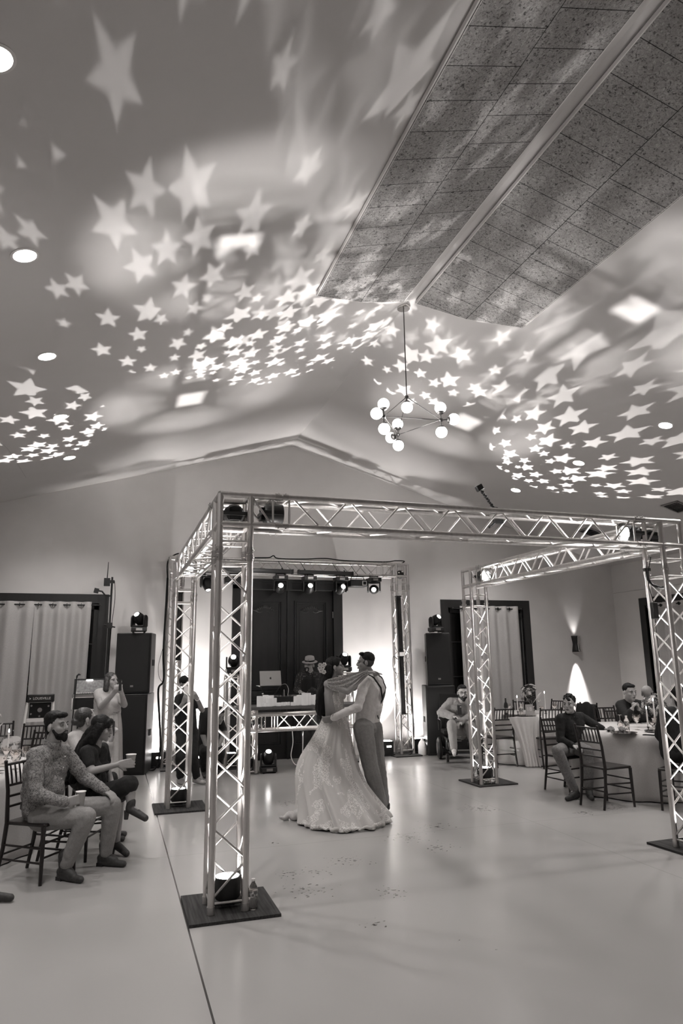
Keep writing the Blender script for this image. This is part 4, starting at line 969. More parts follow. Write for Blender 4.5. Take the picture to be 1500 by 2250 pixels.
charger((6.62, 7.50, zt), 'charger plate beside the candles on the right table', .15)
napkin((6.22, 7.88, zt+.004), 'long dark grey napkin lying on the left of the right table', .9, .42)
napkin((6.30, 7.75, zt+.012), 'grey napkin behind the water bottle on the right table', 1.0, .34)
r = thing('water_bottle', 'water bottle standing on the right table', 'bottle', (6.32, 7.69, zt)); bottle(r, (6.32, 7.69, zt), .2, .033)
goblet((6.62, 8.18, zt), 'upturned wine glass beside the water bottle on the right table', inv=True, h=.17, rad=.045)
goblet((6.60, 7.83, zt), 'large wine glass near the flowers on the right table', h=.2, rad=.055)
goblet((6.83, 7.72, zt), 'wine glass behind the lit taper on the right table', h=.17, rad=.045)
goblet((6.70, 7.66, zt), 'wine glass holding the shorter candle on the right table', h=.13, rad=.045)
taper((6.60, 7.63, zt), .27, 'nearer lit taper candle on the right table, in front of the flowers')
taper((6.80, 7.72, zt), .36, 'farther lit taper candle among the flowers on the right table')
flowers((6.99, 7.92, zt), 'flower arrangement with white daisies behind the near right truss leg', .36, .19, 42, 5)
MB().box((6.25, 7.22, zt+.008), (.07, .14, .012), .5).build('mobile_phone', M['black'], None, label='dark phone lying at the front edge of the right table', cat='phone', mods=[('BEVEL', dict(width=.004, segments=2))])
# cloth napkin hanging over the edge
rows = []
for j in range(12):
    v = j/11; rows.append([(6.42+.10*v+.012*math.sin(i*1.7)+.03*v*v, 7.12+.02*i/8-.05*min(v*4, 1)+.06*i/8, zt+.01-.40*max(0, v-.12)) for i in range(9)])
rows = [[(p[0]+.13*(i/8-.5)*(1-.4*abs(j/11-.5)), p[1]-.02+.02*math.sin(i*2.2), p[2]) for i, p in enumerate(rw)] for j, rw in enumerate(rows)]
MB().grid(rows).build('hanging_napkin', M['napkin'], None, ang=180, label='dusky napkin hanging over the front edge of the right table', cat='napkin', mods=[('SOLIDIFY', dict(thickness=.01)), ('SUBSURF', dict(levels=1, render_levels=1))])
zt = .775
charger((6.66, 10.55, zt), 'dark charger plate at the near edge of the back right table'); charger((6.45, 10.72, zt), 'charger plate behind the left chair of the back right table', .14)
taper((6.69, 10.87, zt), .28, 'lit taper candle left of the flowers on the back right table'); taper((7.22, 10.83, zt), .34, 'lit taper candle right of the flowers on the back right table')
r = thing('water_bottle', 'water bottle on the back right table beside the number sign', 'bottle', (6.6, 10.62, zt)); bottle(r, (6.60, 10.62, zt), .2, .033)
r = thing('dark_bottle', 'dark wine bottle behind the left chair at the back right table', 'bottle', (6.42, 10.80, zt))
MB().lathe([(0, 0), (.036, 0), (.037, .16), (.03, .20), (.014, .23), (.013, .29), (0, .29)], (6.42, 10.8, zt), 20).build('bottle_body', M['black'], r); MB().lathe([(.0375, .05), (.0375, .13)], (6.42, 10.8, zt), 20).build('paper_label', M['paper'], r)
flowers((7.06, 11.02, zt), 'flower arrangement with pale plumes on the back right table', .42, .19, 40, 9)
goblet((6.56, 10.95, zt), 'wine glass left of the candle on the back right table', h=.19, rad=.045); goblet((7.32, 10.7, zt), 'wine glass right of the flowers on the back right table', h=.18, rad=.045)
goblet((7.0, 10.62, zt), 'wine glass in front of the flowers on the back right table', h=.15, rad=.04)
r = thing('number_sign', 'clear table number sign in front of the flowers on the back right table', 'sign', (6.86, 10.78, zt))
MB().box((6.86, 10.78, zt+.09), (.13, .006, .17), -.3).build('acrylic_board', M['frost'] if 'frost' in M else M.setdefault('frost', mat('frosted acrylic', .35, .4)), r)
textmesh('18', (6.859, 10.775, zt+.095), .09, M['white'], r, rz=-.3)
zt = .765
taper((-1.04, 8.40, zt), .26, 'lit taper candle at the left edge of the picture')
goblet((-.86, 7.55, zt), 'wine glass behind the chair back of the bearded man', h=.18, rad=.05); goblet((-.92, 8.12, zt), 'upturned wine glass by the candle on the left table', inv=True, h=.19, rad=.05)
goblet((-.84, 8.20, zt), 'small wine glass beside the bearded man on the left table', h=.14, rad=.04)
tumbler((-1.0, 7.75, zt), 'cut glass tumbler in front of the left candle', .10, .045); goblet((-1.0, 8.0, zt), 'wide glass by the left candle', h=.16, rad=.05)
flowers((-1.35, 8.62, zt), 'dark flower arrangement at the left edge of the picture', .42, .24, 40, 12)
r = thing('menu_card', 'white rounded card with a dark floral print on the left table', 'card', (-1.1, 9.0, .0))
r.location = (-1.06, 8.72, zt)
MB().prism([(-.10, 0), (.10, 0), (.10, .16), (.085, .19), (.05, .20), (-.05, .20), (-.085, .19), (-.10, .16)], 0, .006, lambda x, y, z: (-1.05+x, 8.72+z, zt+y)).build('card_board', M['card'] if 'card' in M else M.setdefault('card', noise_mat('printed card', [(.42, .10), (.5, .6)], 14, .6)), r)
charger((-1.15, 7.45, zt), 'plate at the near edge of the left table', .15)
napkin((-1.02, 7.32, zt+.01), 'pale napkin at the near edge of the left table', .3, .2, 'linen')
PJ = {
 'groom': dict(head=(2.893, 8.05, 1.708), neck=(2.933, 8.058, 1.562), chest=(2.982, 8.042, 1.39), pel=(2.911, 8.097, 1.004), shL=(2.824, 7.904, 1.482), elL=(2.696, 7.799, 1.212), wrL=(2.412, 7.828, 1.099), haL=(2.299, 7.906, 1.062), shR=(3.109, 8.169, 1.475), elR=(2.978, 8.369, 1.214), wrR=(2.763, 8.355, 1.113), haR=(2.626, 8.294, 1.084), hiL=(2.825, 7.988, 0.953), knL=(2.884, 7.927, 0.511), anL=(3.019, 7.957, 0.081), toL=(2.892, 7.967, -0), hiR=(2.989, 8.124, 0.935), knR=(3.041, 8.107, 0.468), anR=(3.1, 8.109, 0.077), toR=(2.996, 8.143, -0.002)),
 'bride': dict(head=(2.502, 8.04, 1.665), neck=(2.459, 8.054, 1.523), chest=(2.484, 8.067, 1.365), pel=(2.51, 8.059, 0.96), shR=(2.375, 7.945, 1.47), elR=(2.574, 7.807, 1.383), wrR=(2.831, 7.807, 1.593), haR=(2.979, 7.864, 1.611), shL=(2.557, 8.191, 1.465), elL=(2.786, 8.18, 1.406), wrL=(2.954, 8.083, 1.545), haL=(3.018, 7.999, 1.588), hiL=(2.569, 8.124, 0.927), knL=(2.579, 8.121, 0.442), anL=(2.584, 8.119, 0.043), toL=(2.643, 8.1, -0.007), hiR=(2.43, 7.98, 0.945), knR=(2.46, 7.97, 0.47), anR=(2.479, 7.995, 0.05), toR=(2.538, 7.945, 0.007), flower=(2.348, 8.038, 1.657)),
 'man1': dict(head=(-0.455, 6.729, 1.209), neck=(-0.494, 6.762, 1.04), chest=(-0.525, 6.773, 0.853), pel=(-0.547, 6.811, 0.509), shR=(-0.599, 6.618, 0.988), elR=(-0.568, 6.513, 0.696), wrR=(-0.337, 6.48, 0.625), haR=(-0.254, 6.495, 0.631), shL=(-0.383, 6.916, 0.961), elL=(-0.21, 6.923, 0.745), wrL=(-0.021, 6.819, 0.635), haL=(0.069, 6.727, 0.591), hiR=(-0.518, 6.665, 0.487), knR=(-0.16, 6.475, 0.497), anR=(-0.305, 6.575, 0.103), toR=(-0.172, 6.448, 0.031), hiL=(-0.515, 6.874, 0.484), knL=(0.043, 6.799, 0.52), anL=(0.009, 6.894, 0.085), toL=(0.208, 6.766, 0.05), cup=(-0.238, 6.49, 0.659)),
 'woman2': dict(head=(-0.086, 7.156, 1.143), neck=(-0.135, 7.193, 0.993), chest=(-0.153, 7.199, 0.815), pel=(-0.149, 7.229, 0.529), shR=(-0.208, 7.059, 0.947), elR=(-0.156, 6.968, 0.786), wrR=(0.068, 6.916, 0.839), haR=(0.179, 6.923, 0.844), shL=(-0.073, 7.341, 0.937), elL=(-0.021, 7.366, 0.744), wrL=(0.027, 7.266, 0.632), haL=(0.098, 7.201, 0.605), hiR=(-0.125, 7.095, 0.518), knR=(0.185, 6.963, 0.653), anR=(0.206, 6.935, 0.457), toR=(0.317, 6.857, 0.413), hiL=(-0.116, 7.281, 0.498), knL=(0.101, 7.169, 0.542), anL=(0.097, 7.244, 0.091), toL=(0.183, 7.142, 0.032), cup=(0.165, 6.927, 0.884)),
 'woman3': dict(head=(-0.255, 7.967, 1.173), neck=(-0.302, 7.983, 1.055), chest=(-0.301, 7.982, 0.901), pel=(-0.285, 7.977, 0.579), shR=(-0.374, 7.901, 1.002), elR=(-0.278, 7.765, 0.827), wrR=(-0.159, 7.779, 0.784), haR=(-0.116, 7.817, 0.777), shL=(-0.226, 8.105, 0.986), elL=(-0.026, 7.998, 0.795), wrL=(-0.002, 7.938, 0.946), haL=(0.007, 7.935, 1.028), hiR=(-0.267, 7.877, 0.575), knR=(0.005, 7.757, 0.594), anR=(0.017, 7.774, 0.211), toR=(0.094, 7.749, 0.146), hiL=(-0.256, 8.062, 0.547), knL=(0.027, 7.981, 0.568), anL=(0.039, 7.977, 0.191), toL=(0.118, 7.952, 0.133), phone=(0.018, 7.931, 1.073)),
 'woman4': dict(head=(-0.036, 10.977, 1.489), neck=(-0.067, 11.008, 1.352), chest=(-0.079, 11.012, 1.217), pel=(-0.065, 11.039, 0.957), shR=(-0.203, 10.968, 1.312), elR=(-0.159, 10.806, 1.134), wrR=(-0.001, 10.629, 1.32), haR=(0.05, 10.549, 1.403), shL=(0.032, 11.039, 1.29), elL=(0.158, 10.83, 1.154), wrL=(0.11, 10.614, 1.324), haL=(0.075, 10.541, 1.403), hiR=(-0.114, 11.002, 0.949), knR=(-0.083, 10.929, 0.514), anR=(-0.053, 11.003, 0.069), toR=(-0.013, 10.864, 0.045), hiL=(-0.013, 11.054, 0.942), knL=(0.023, 10.979, 0.515), anL=(0.052, 11.074, 0.077), toL=(0.11, 10.93, 0.052), phone=(0.085, 10.517, 1.435)),
 'photog': dict(head=(1.031, 10.904, 1.421), neck=(1.039, 10.933, 1.274), chest=(1.03, 10.925, 1.109), pel=(1.066, 10.893, 0.731), shR=(0.93, 10.811, 1.216), elR=(0.885, 10.741, 1.008), wrR=(0.977, 10.648, 1.158), haR=(1.016, 10.615, 1.255), shL=(1.154, 10.99, 1.215), elL=(1.279, 10.845, 1.04), wrL=(1.183, 10.687, 1.214), haL=(1.122, 10.643, 1.303), hiR=(1.009, 10.838, 0.725), knR=(0.962, 10.632, 0.42), anR=(0.996, 10.894, 0.095), toR=(1.029, 10.799, 0.02), hiL=(1.14, 10.953, 0.709), knL=(1.151, 10.718, 0.412), anL=(1.229, 10.861, 0.073), toL=(1.317, 10.748, 0.022), phone=(1.016, 10.656, 1.357)),
 'croucher': dict(head=(1.59, 11.206, 0.925), neck=(1.528, 11.384, 0.985), chest=(1.492, 11.532, 0.907), pel=(1.492, 11.659, 0.422), shR=(1.408, 11.423, 0.876), elR=(1.368, 11.384, 0.627), wrR=(1.4, 11.268, 0.488), haR=(1.461, 11.196, 0.453), shL=(1.627, 11.667, 0.864), elL=(1.708, 11.483, 0.637), wrL=(1.602, 11.308, 0.454), haL=(1.538, 11.244, 0.43), hiR=(1.439, 11.571, 0.399), knR=(1.377, 11.17, 0.4), anR=(1.402, 11.425, 0.08), toR=(1.396, 11.248, 0.052), hiL=(1.579, 11.651, 0.384), knL=(1.623, 11.248, 0.379), anL=(1.624, 11.51, 0.089), toL=(1.624, 11.3, 0.064)),
 'dj': dict(head=(3.256, 12.001, 1.668), neck=(3.278, 12.025, 1.542), chest=(3.278, 12.025, 1.379), pel=(3.269, 12.028, 0.993), shR=(3.103, 12.051, 1.467), elR=(3.045, 12.048, 1.252), wrR=(3.05, 11.815, 1.214), haR=(3.077, 11.702, 1.203), shL=(3.451, 11.99, 1.446), elL=(3.505, 11.952, 1.236), wrL=(3.387, 11.748, 1.17), haL=(3.315, 11.666, 1.168), hiR=(3.206, 12.038, 0.979), knR=(3.199, 12.019, 0.555), anR=(3.204, 12.07, 0.131), toR=(3.158, 11.928, 0.106), hiL=(3.35, 12.023, 0.975), knL=(3.348, 12.024, 0.549), anL=(3.359, 12.073, 0.137), toL=(3.333, 11.923, 0.112)),
 'wheel': dict(head=(5.569, 10.725, 1.182), neck=(5.604, 10.84, 1.043), chest=(5.62, 10.919, 0.904), pel=(5.756, 11.116, 0.571), shR=(5.454, 10.951, 1.012), elR=(5.267, 10.949, 0.855), wrR=(5.388, 10.742, 0.799), haR=(5.423, 10.646, 0.811), shL=(5.832, 10.934, 0.994), elL=(5.771, 10.828, 0.786), wrL=(5.471, 10.652, 0.723), haL=(5.368, 10.601, 0.687), hiR=(5.657, 11.096, 0.547), knR=(5.308, 10.662, 0.685), anR=(5.281, 10.566, 0.299), toR=(5.195, 10.384, 0.275), hiL=(5.83, 11.061, 0.558), knL=(5.601, 10.588, 0.665), anL=(5.614, 10.5, 0.29), toL=(5.543, 10.313, 0.266), phone=(5.44, 10.62, 0.913)),
 'young': dict(head=(5.778, 8.113, 1.124), neck=(5.815, 8.153, 0.991), chest=(5.823, 8.172, 0.861), pel=(5.832, 8.232, 0.577), shR=(5.636, 8.127, 0.942), elR=(5.588, 8.101, 0.694), wrR=(5.63, 7.898, 0.634), haR=(5.669, 7.822, 0.618), shL=(6.007, 8.196, 0.946), elL=(6.12, 8.107, 0.867), wrL=(6.185, 8.012, 0.813), haL=(6.275, 7.983, 0.795), hiR=(5.735, 8.179, 0.559), knR=(5.366, 7.858, 0.585), anR=(5.575, 7.853, 0.14), toR=(5.334, 7.763, 0.106), hiL=(5.906, 8.229, 0.557), knL=(5.777, 7.809, 0.57), anL=(5.769, 7.832, 0.13), toL=(5.7, 7.686, 0.083)),
 'tableman': dict(head=(7.228, 8.662, 1.223), neck=(7.259, 8.737, 1.096), chest=(7.293, 8.778, 0.956), pel=(7.324, 8.841, 0.646), shR=(7.131, 8.778, 1.033), elR=(7.065, 8.568, 0.869), wrR=(7.126, 8.527, 0.996), haR=(7.187, 8.529, 1.089), shL=(7.455, 8.736, 1.031), elL=(7.307, 8.552, 0.868), wrL=(7.234, 8.513, 0.993), haL=(7.199, 8.524, 1.089), hiR=(7.264, 8.84, 0.629), knR=(6.932, 8.475, 0.67), anR=(6.904, 8.484, 0.255), toR=(6.793, 8.362, 0.241), hiL=(7.401, 8.848, 0.629), knL=(7.115, 8.468, 0.675), anL=(7.075, 8.481, 0.27), toL=(6.979, 8.354, 0.255)),
 'bald': dict(head=(7.567, 8.689, 1.194), neck=(7.549, 8.695, 1.076), chest=(7.542, 8.697, 0.946), pel=(7.558, 8.744, 0.631), shR=(7.516, 8.832, 0.998), elR=(7.437, 8.784, 0.827), wrR=(7.306, 8.563, 0.785), haR=(7.273, 8.469, 0.793), shL=(7.591, 8.576, 1.01), elL=(7.575, 8.529, 0.84), wrL=(7.41, 8.425, 0.791), haL=(7.317, 8.392, 0.797), hiR=(7.541, 8.802, 0.614), knR=(7.222, 8.485, 0.656), anR=(7.183, 8.498, 0.268), toR=(7.098, 8.421, 0.252), hiL=(7.573, 8.687, 0.623), knL=(7.311, 8.351, 0.665), anL=(7.269, 8.365, 0.262), toL=(7.194, 8.284, 0.241)),
 'backgirl': dict(head=(6.514, 6.981, 1.268), neck=(6.444, 6.951, 1.123), chest=(6.414, 6.96, 0.944), pel=(6.38, 6.971, 0.634), shR=(6.62, 6.946, 1.043), elR=(6.719, 7.019, 0.769), wrR=(6.769, 7.213, 0.641), haR=(6.768, 7.287, 0.633), shL=(6.288, 6.98, 1.063), elL=(6.283, 7.087, 0.808), wrL=(6.505, 7.246, 0.676), haL=(6.607, 7.297, 0.666), hiR=(6.439, 6.952, 0.607), knR=(6.732, 7.299, 0.552), anR=(6.639, 7.256, 0.191), toR=(6.741, 7.38, 0.181), hiL=(6.304, 6.965, 0.613), knL=(6.574, 7.308, 0.559), anL=(6.49, 7.272, 0.198), toL=(6.583, 7.389, 0.19)),
}
# ================================================================== PEOPLE
def skin(n, a): return noise_mat(n, [(.35, a*.93), (.65, a)], 25, .5)
M['skin'] = skin('skin', .30); M['skinl'] = skin('light skin', .36); M['skind'] = skin('tan skin', .24)
M['hair'] = noise_mat('dark hair', [(.3, .005), (.7, .018)], 60, .6, spec=.2, stretch=(1, 1, .12), bump=.4, dist=.004)
M['hairb'] = noise_mat('brown hair', [(.3, .02), (.7, .06)], 60, .5, stretch=(1, 1, .12), bump=.4, dist=.004)
M['stub'] = noise_mat('short cropped hair', [(.3, .035), (.7, .08)], 140, .8)
M['eyew'] = mat('eye white', .26, .3); M['iris'] = mat('iris', .01, .2); M['lip'] = mat('lips', .15, .45)
M['shirtw'] = cloth('white shirt cotton', .58, .64, 90, .1); M['trou'] = cloth('grey trouser wool', .20, .24, 90, .1)
M['khaki'] = cloth('light jeans', .20, .25, 120, .15); M['jean'] = cloth('faded jeans', .12, .18, 60, .15)
M['blk'] = cloth('black shirt', .010, .016, 80, .12); M['hood'] = cloth('pale hoodie', .19, .23, 60, .2)
M['lacedress'] = cloth('pale dress fabric', .42, .48, 80, .1); M['suede'] = cloth('dark leather', .03, .05, 50, .15, .6); M['sneak'] = mat('pale sneaker', .35, .6)
def print_mat():
    m = mat('small floral print cotton', .3, .9); t = NT(m); tc = t.n('ShaderNodeTexCoord')
    v = t.n('ShaderNodeTexNoise', i_Scale=95., i_Detail=2, i_Distortion=1.2); t.l(tc.outputs['Object'], v.inputs['Vector'])
    t.l(t.ramp(v.outputs[0], [(.42, .25), (.50, .20), (.58, .075)]), t.b.inputs['Base Color']); return m
M['print'] = print_mat()
def dots_mat():
    m = mat('dotted dark shirt', .01, .8); t = NT(m); tc = t.n('ShaderNodeTexCoord'); v = t.n('ShaderNodeTexVoronoi', i_Scale=38., i_Randomness=.3); t.l(tc.outputs['Object'], v.inputs['Vector'])
    t.l(t.ramp(v.outputs['Distance'], [(.16, .35), (.24, .012)]), t.b.inputs['Base Color']); return m
M['dots'] = dots_mat()

def lerp(a, b, t): return V(a).lerp(V(b), t)
def hand_prims(m, el, wr, tip, n, s=1., curl=.4, side=1, spread=.016):
    """palm, four fingers of their own lengths and a thumb leaving the side of the palm"""
    wr = V(wr); d = (V(tip)-wr).normalized(); n = V(n); n = (n-d*n.dot(d)).normalized(); x = d.cross(n).normalized()*side      # x: thumb side
    L = .085*s; pm = wr+d*L
    for k in (-1.5, -.5, .5, 1.5): m.cap(wr+d*(.018*s)+x*(k*.012*s), .016*s, pm+x*(k*.020*s), .0125*s, 8)
    ln = [.070, .085, .090, .080]
    for i, k in enumerate((-1.5, -.5, .5, 1.5)):
        l = ln[i]*s; a = pm+x*(k*.021*s); fd = (d+x*(k*spread*4)).normalized()
        b = a+(fd*math.cos(curl)+n*math.sin(curl)).normalized()*l*.45; c = b+(fd*math.cos(curl*2.1)+n*math.sin(curl*2.1)).normalized()*l*.32; e = c+(fd*math.cos(curl*2.9)+n*math.sin(curl*2.9)).normalized()*l*.25
        m.cap(a, .0105*s, b, .0095*s, 8).cap(b, .0095*s, c, .0088*s, 8).cap(c, .0088*s, e, .0075*s, 8)
    t0 = wr+d*(.028*s)+x*(.026*s); t1 = t0+(x*.75+d*.75+n*.25).normalized()*(.036*s); t2 = t1+(x*.25+d*1.0+n*.45).normalized()*(.030*s)
    m.cap(t0, .015*s, t1, .0115*s, 8).cap(t1, .0115*s, t2, .009*s, 8)

def person(key, label, face, skinm='skin', top=None, bottom=None, shoes=None, hair='short', hairm='hair', g=1., hs=1., up=(0, 0, 1), vox=.009, sleeve=1., topx=.014, curlR=.4, curlL=.4, nR=(0, 0, -1), nL=(0, 0, -1),
           snap=True, beard=0, beardm='hair', glasses=False, bust=0., legw=0., skirt=None, topdisp=.010, sock=False, tuck=True, handsR=1, handsL=1, collar=False, belly=0.):
    J = {k: V(v) for k, v in PJ[key].items()}
    if snap:
        for s in snap if isinstance(snap, str) else 'LR':
            J['to'+s].z = .032; J['an'+s].z = max(.085, min(J['an'+s].z, .10))
    base = V((J['pel'].x, J['pel'].y, 0)); r = thing('person', label, 'person', tuple(base)); r['_'] = 1; del r['_']
    f, up = V(face).normalized(), V(up); rt = f.cross(up).normalized(); u = rt.cross(f).normalized(); H = J['head']; Q = Matrix((rt, f, u)).transposed()
    h = lambda x, y, z: H+Q @ V((x*hs, y*hs, z*hs))
    sv = (J['shR']-J['shL']); sw = sv.length; sv = sv.normalized(); hv = (J['hiR']-J['hiL']); hw = max(hv.length, .2); hv = hv.normalized()
    def torso(m, e=0., lo=0.):
        c, p, nk = J['chest'], J['pel'], J['neck']
        for s in (-1, 1):
            m.cap(lerp(p, c, lo)+hv*(s*hw*.28), .105*g+e+belly*.5, c+sv*(s*sw*.24), .100*g+e, 14)
            m.cap(c+sv*(s*sw*.24), .098*g+e, lerp(c, J['shR' if s > 0 else 'shL'], .62)+(nk-c)*.12, .074*g+e, 12)
            m.cap(nk-(nk-c)*.28+sv*(s*.03), .056*g+e, J['shR' if s > 0 else 'shL'], .052*g+e, 12)
        m.ell(lerp(p, c, .5), (.135*g+e+belly, .125*g+e+belly, .16), nu=16, nv=10)
        if bust:
            fw = sv.cross(V((0, 0, 1))); fw = -fw if fw.dot(BF) < 0 else fw
            for s in (-1, 1): m.ell(c+sv*(s*.075)+fw*(.075*g)+V((0, 0, -.03)), (.062*bust+e,)*3, nu=14, nv=10)
    BF = sv.cross(V((0, 0, 1))); BF = V((0, 0, 1)).cross(sv).normalized()     # body front: right x up
    BF = sv.cross(V((0, 0, 1))).normalized()*-1
    def arm(m, s, e=0., t=1.):
        a, b, c = J['sh'+s], J['el'+s], J['wr'+s]
        if t <= .5: m.cap(a, .051*g+e, lerp(a, b, t*2), .045*g+e, 12)
        else: m.cap(a, .051*g+e, b, .040*g+e, 12); m.cap(b, .040*g+e, lerp(b, c, (t-.5)*2), (.040-(.040-.027)*(t-.5)*2)*g+e*.9, 12)
    def lg(m, s, e=0., t=1.):
        a, b, c = J['hi'+s], J['kn'+s], J['an'+s]
        if t <= .5: m.cap(a, .088*g+e, lerp(a, b, t*2), .065*g+e, 14)
        else:
            m.cap(a, .088*g+e, b, .058*g+e, 14); tt = (t-.5)*2; k = lerp(b, c, min(.35, tt)); m.cap(b, .058*g+e, k, .054*g+e, 12); m.cap(k, .054*g+e, lerp(b, c, tt), (.054-.018*tt)*g+e, 12)
    # ---- body, one continuous surface
    m = MB(); torso(m); 
    for s in 'LR': arm(m, s); lg(m, s); m.cap(J['an'+s], .032, J['an'+s]+(J['to'+s]-J['an'+s]).normalized()*.07, .020, 10)
    m.cap(lerp(J['neck'], J['chest'], .15), .060*g, h(0, -.015, -.06), .050*g, 14)
    if handsR: hand_prims(m, J['elR'], J['wrR'], J['haR'], nR, curl=curlR, side=-1)
    if handsL: hand_prims(m, J['elL'], J['wrL'], J['haL'], nL, curl=curlL, side=1)
    E = lambda x, y, z, a, b, c_: m.ell(h(x, y, z), (a*hs, b*hs, c_*hs), Q, 16, 12)
    E(0, -.012, .032, .073, .092, .085); E(0, .02, -.03, .062, .070, .075); E(0, .045, -.065, .046, .045, .042); E(0, .074, -.092, .024, .022, .020)
    for s in (-1, 1): E(s*.038, .052, -.022, .026, .030, .026); E(s*.080, -.014, -.010, .011, .020, .032); E(s*.030, .070, .030, .028, .016, .010)
    m.cap(h(0, .088, .018), .009*hs, h(0, .108, -.016), .012*hs, 8); E(0, .103, -.024, .017, .013, .010); E(0, .085, -.052, .024, .014, .012)
    blob(m, 'body', M[skinm], r, vox=min(vox, .0075), sm=2)
    # ---- face
    for s in (-1, 1):
        MB().ell(h(s*.031, .0785, .008), (.0130*hs, .010*hs, .0072*hs), Q, 12, 8).build('eye', M['eyew'], r); MB().ell(h(s*.031, .0865, .008), (.006*hs, .004*hs, .0065*hs), Q, 10, 6).build('iris', M['iris'], r)
        MB().path([h(s*.014, .089, .028), h(s*.032, .089, .034), h(s*.050, .078, .029)], [.002*hs, .0036*hs, .002*hs], 8).build('eyebrow', M[hairm] if hairm else M['hair'], r)
    MB().path([h(-.022, .090, -.055), h(-.008, .100, -.051), h(.008, .100, -.051), h(.022, .090, -.055)], [.002, .006*hs, .006*hs, .002], 8).path([h(-.018, .090, -.058), h(0, .099, -.062), h(.018, .090, -.058)], [.002, .006*hs, .002], 8).build('lips', M['lip'], r)
    if glasses:
        gm = MB()
        for s in (-1, 1):
            gm.path([h(s*.032+.023*math.cos(a), .100-.006*abs(math.cos(a)), .006+.019*math.sin(a)) for a in [k*math.pi/7 for k in range(15)]], .0022, 6, caps=False); gm.tube(h(s*.054, .094, .012), h(s*.077, -.005, .008), .002, n=6)
        gm.tube(h(-.01, .101, .012), h(.01, .101, .012), .0022, n=6); gm.build('glasses', M['black'], r)
    # ---- hair
    if hair in ('short', 'fade', 'curly'):
        m = MB(); m.ell(h(0, -.028, .050), (.080*hs, .090*hs, .078*hs), Q, 20, 14)
        if hair == 'fade':
            for k in range(7): m.ell(h(-.05+.0167*k, .045-.004*abs(k-3), .108), (.022*hs, .032*hs, .020*hs), Q, 10, 8)
        elif hair == 'curly':
            rn = random.Random(3)
            for k in range(34):
                a = rn.uniform(0, 6.28); e_ = rn.uniform(.05, 1.5); m.ell(h(.075*math.cos(a)*math.cos(e_), -.02+.085*math.sin(a)*math.cos(e_), .055+.072*math.sin(e_)), .020*hs, nu=8, nv=6)
        else: m.ell(h(0, .035, .092), (.058*hs, .042*hs, .026*hs), Q, 14, 10)
        blob(m, 'hair', M[hairm], r, vox=.007, sm=2, disp=(.010, .012))
        if hair == 'fade': blob(MB().ell(h(0, -.022, .012), (.0775*hs, .083*hs, .078*hs), Q, 20, 14), 'cropped_sides', M['stub'], r, vox=.008, sm=1)
    if beard:
        m = MB(); m.ell(h(0, .040, -.075), (.052*hs, .052*hs, .044*hs), Q, 16, 12)
        m.ell(h(0, .080, -.090), (.032*hs, .026*hs, (.026+.012*beard)*hs), Q, 14, 10)
        for s in (-1, 1): m.cap(h(s*.066, .014, -.03), .011*hs, h(s*.050, .038, -.070), .017*hs, 10); m.cap(h(s*.022, .092, -.046), .006*hs, h(s*.030, .086, -.062), .007*hs, 8)
        m.cap(h(-.016, .100, -.040), .005*hs, h(.016, .100, -.040), .005*hs, 8)
        blob(m, 'beard', M[beardm], r, vox=.006, sm=2, disp=(.006, .010))
    # ---- clothes
    if top:
        m = MB(); torso(m, topx, .08 if tuck else -.12)
        if not tuck: m.cap(J['hiR'], .098*g+topx, J['hiL'], .098*g+topx, 14)
        if sleeve:
            for s in 'LR': arm(m, s, topx, sleeve)
        blob(m, 'top', M[top], r, vox=vox, sm=3, disp=(topdisp, .06))
        if collar:
            nk = lerp(J['neck'], h(0, -.015, -.06), .35); ax = (h(0, -.015, -.06)-J['neck']).normalized(); q = Matrix(frame(ax)).transposed()
            MB().lathe([(.072*g, -.022), (.066*g, .018), (.062*g, .020), (.064*g, -.022)], nk, 24, q).build('collar', M[top], r, ang=80)
    if bottom:
        m = MB()
        m.cap(J['hiR'], .094*g+.010, J['hiL'], .094*g+.010, 14); p2 = lerp(J['pel'], J['chest'], .16)
        for s in (-1, 1): m.cap(J['pel']+hv*(s*hw*.25), .108*g+.006+belly*.4, p2+hv*(s*hw*.25), .106*g+.004+belly*.4, 14)
        for s in 'LR':
            lg(m, s, .013+legw, .9); k = lerp(J['kn'+s], J['an'+s], .1); m.cap(k, .062*g+.012+legw, lerp(J['kn'+s], J['an'+s], .93), .056+legw, 14)
        blob(m, 'trousers', M[bottom], r, vox=vox, sm=3, disp=(.012, .05))
    if shoes:
        for s in 'LR':
            a, t = J['an'+s], J['to'+s]; d = (t-a); d = V((d.x, d.y, 0)); L = max(d.length, .10); d = d.normalized() if (snap is True or (snap and s in snap)) else (t-a).normalized()
            sole = min(a.z, t.z)-.055 if not (snap is True or (snap and s in snap)) else 0
            m = MB(); zt_ = t.z
            heel = V((a.x, a.y, (a.z-.045) if sole else .035))-d*.045; toe = V((a.x, a.y, (a.z-.055) if sole else .028))+d*min(max(L, .15), .18)
            if sole and abs(t.z-a.z) > .02: toe = a+(t-a).normalized()*.17-V((0, 0, .03)); heel = a-(t-a).normalized()*.04-V((0, 0, .04))
            m.cap(heel, .034, toe, .028, 12).cap(heel+V((0, 0, .03)), .036, lerp(heel, toe, .55)+V((0, 0, .012)), .036, 12).cap(lerp(heel, toe, .12)+V((0, 0, .03)), .042, a+V((0, 0, .03)), .046, 12).cap(a-V((0, 0, .01)), .044, lerp(heel, toe, .6)+V((0, 0, .02)), .034, 12)
            blob(m, 'shoe', M[shoes], r, vox=.007, sm=2)
    return r, J, h, Q, (f, u, rt)
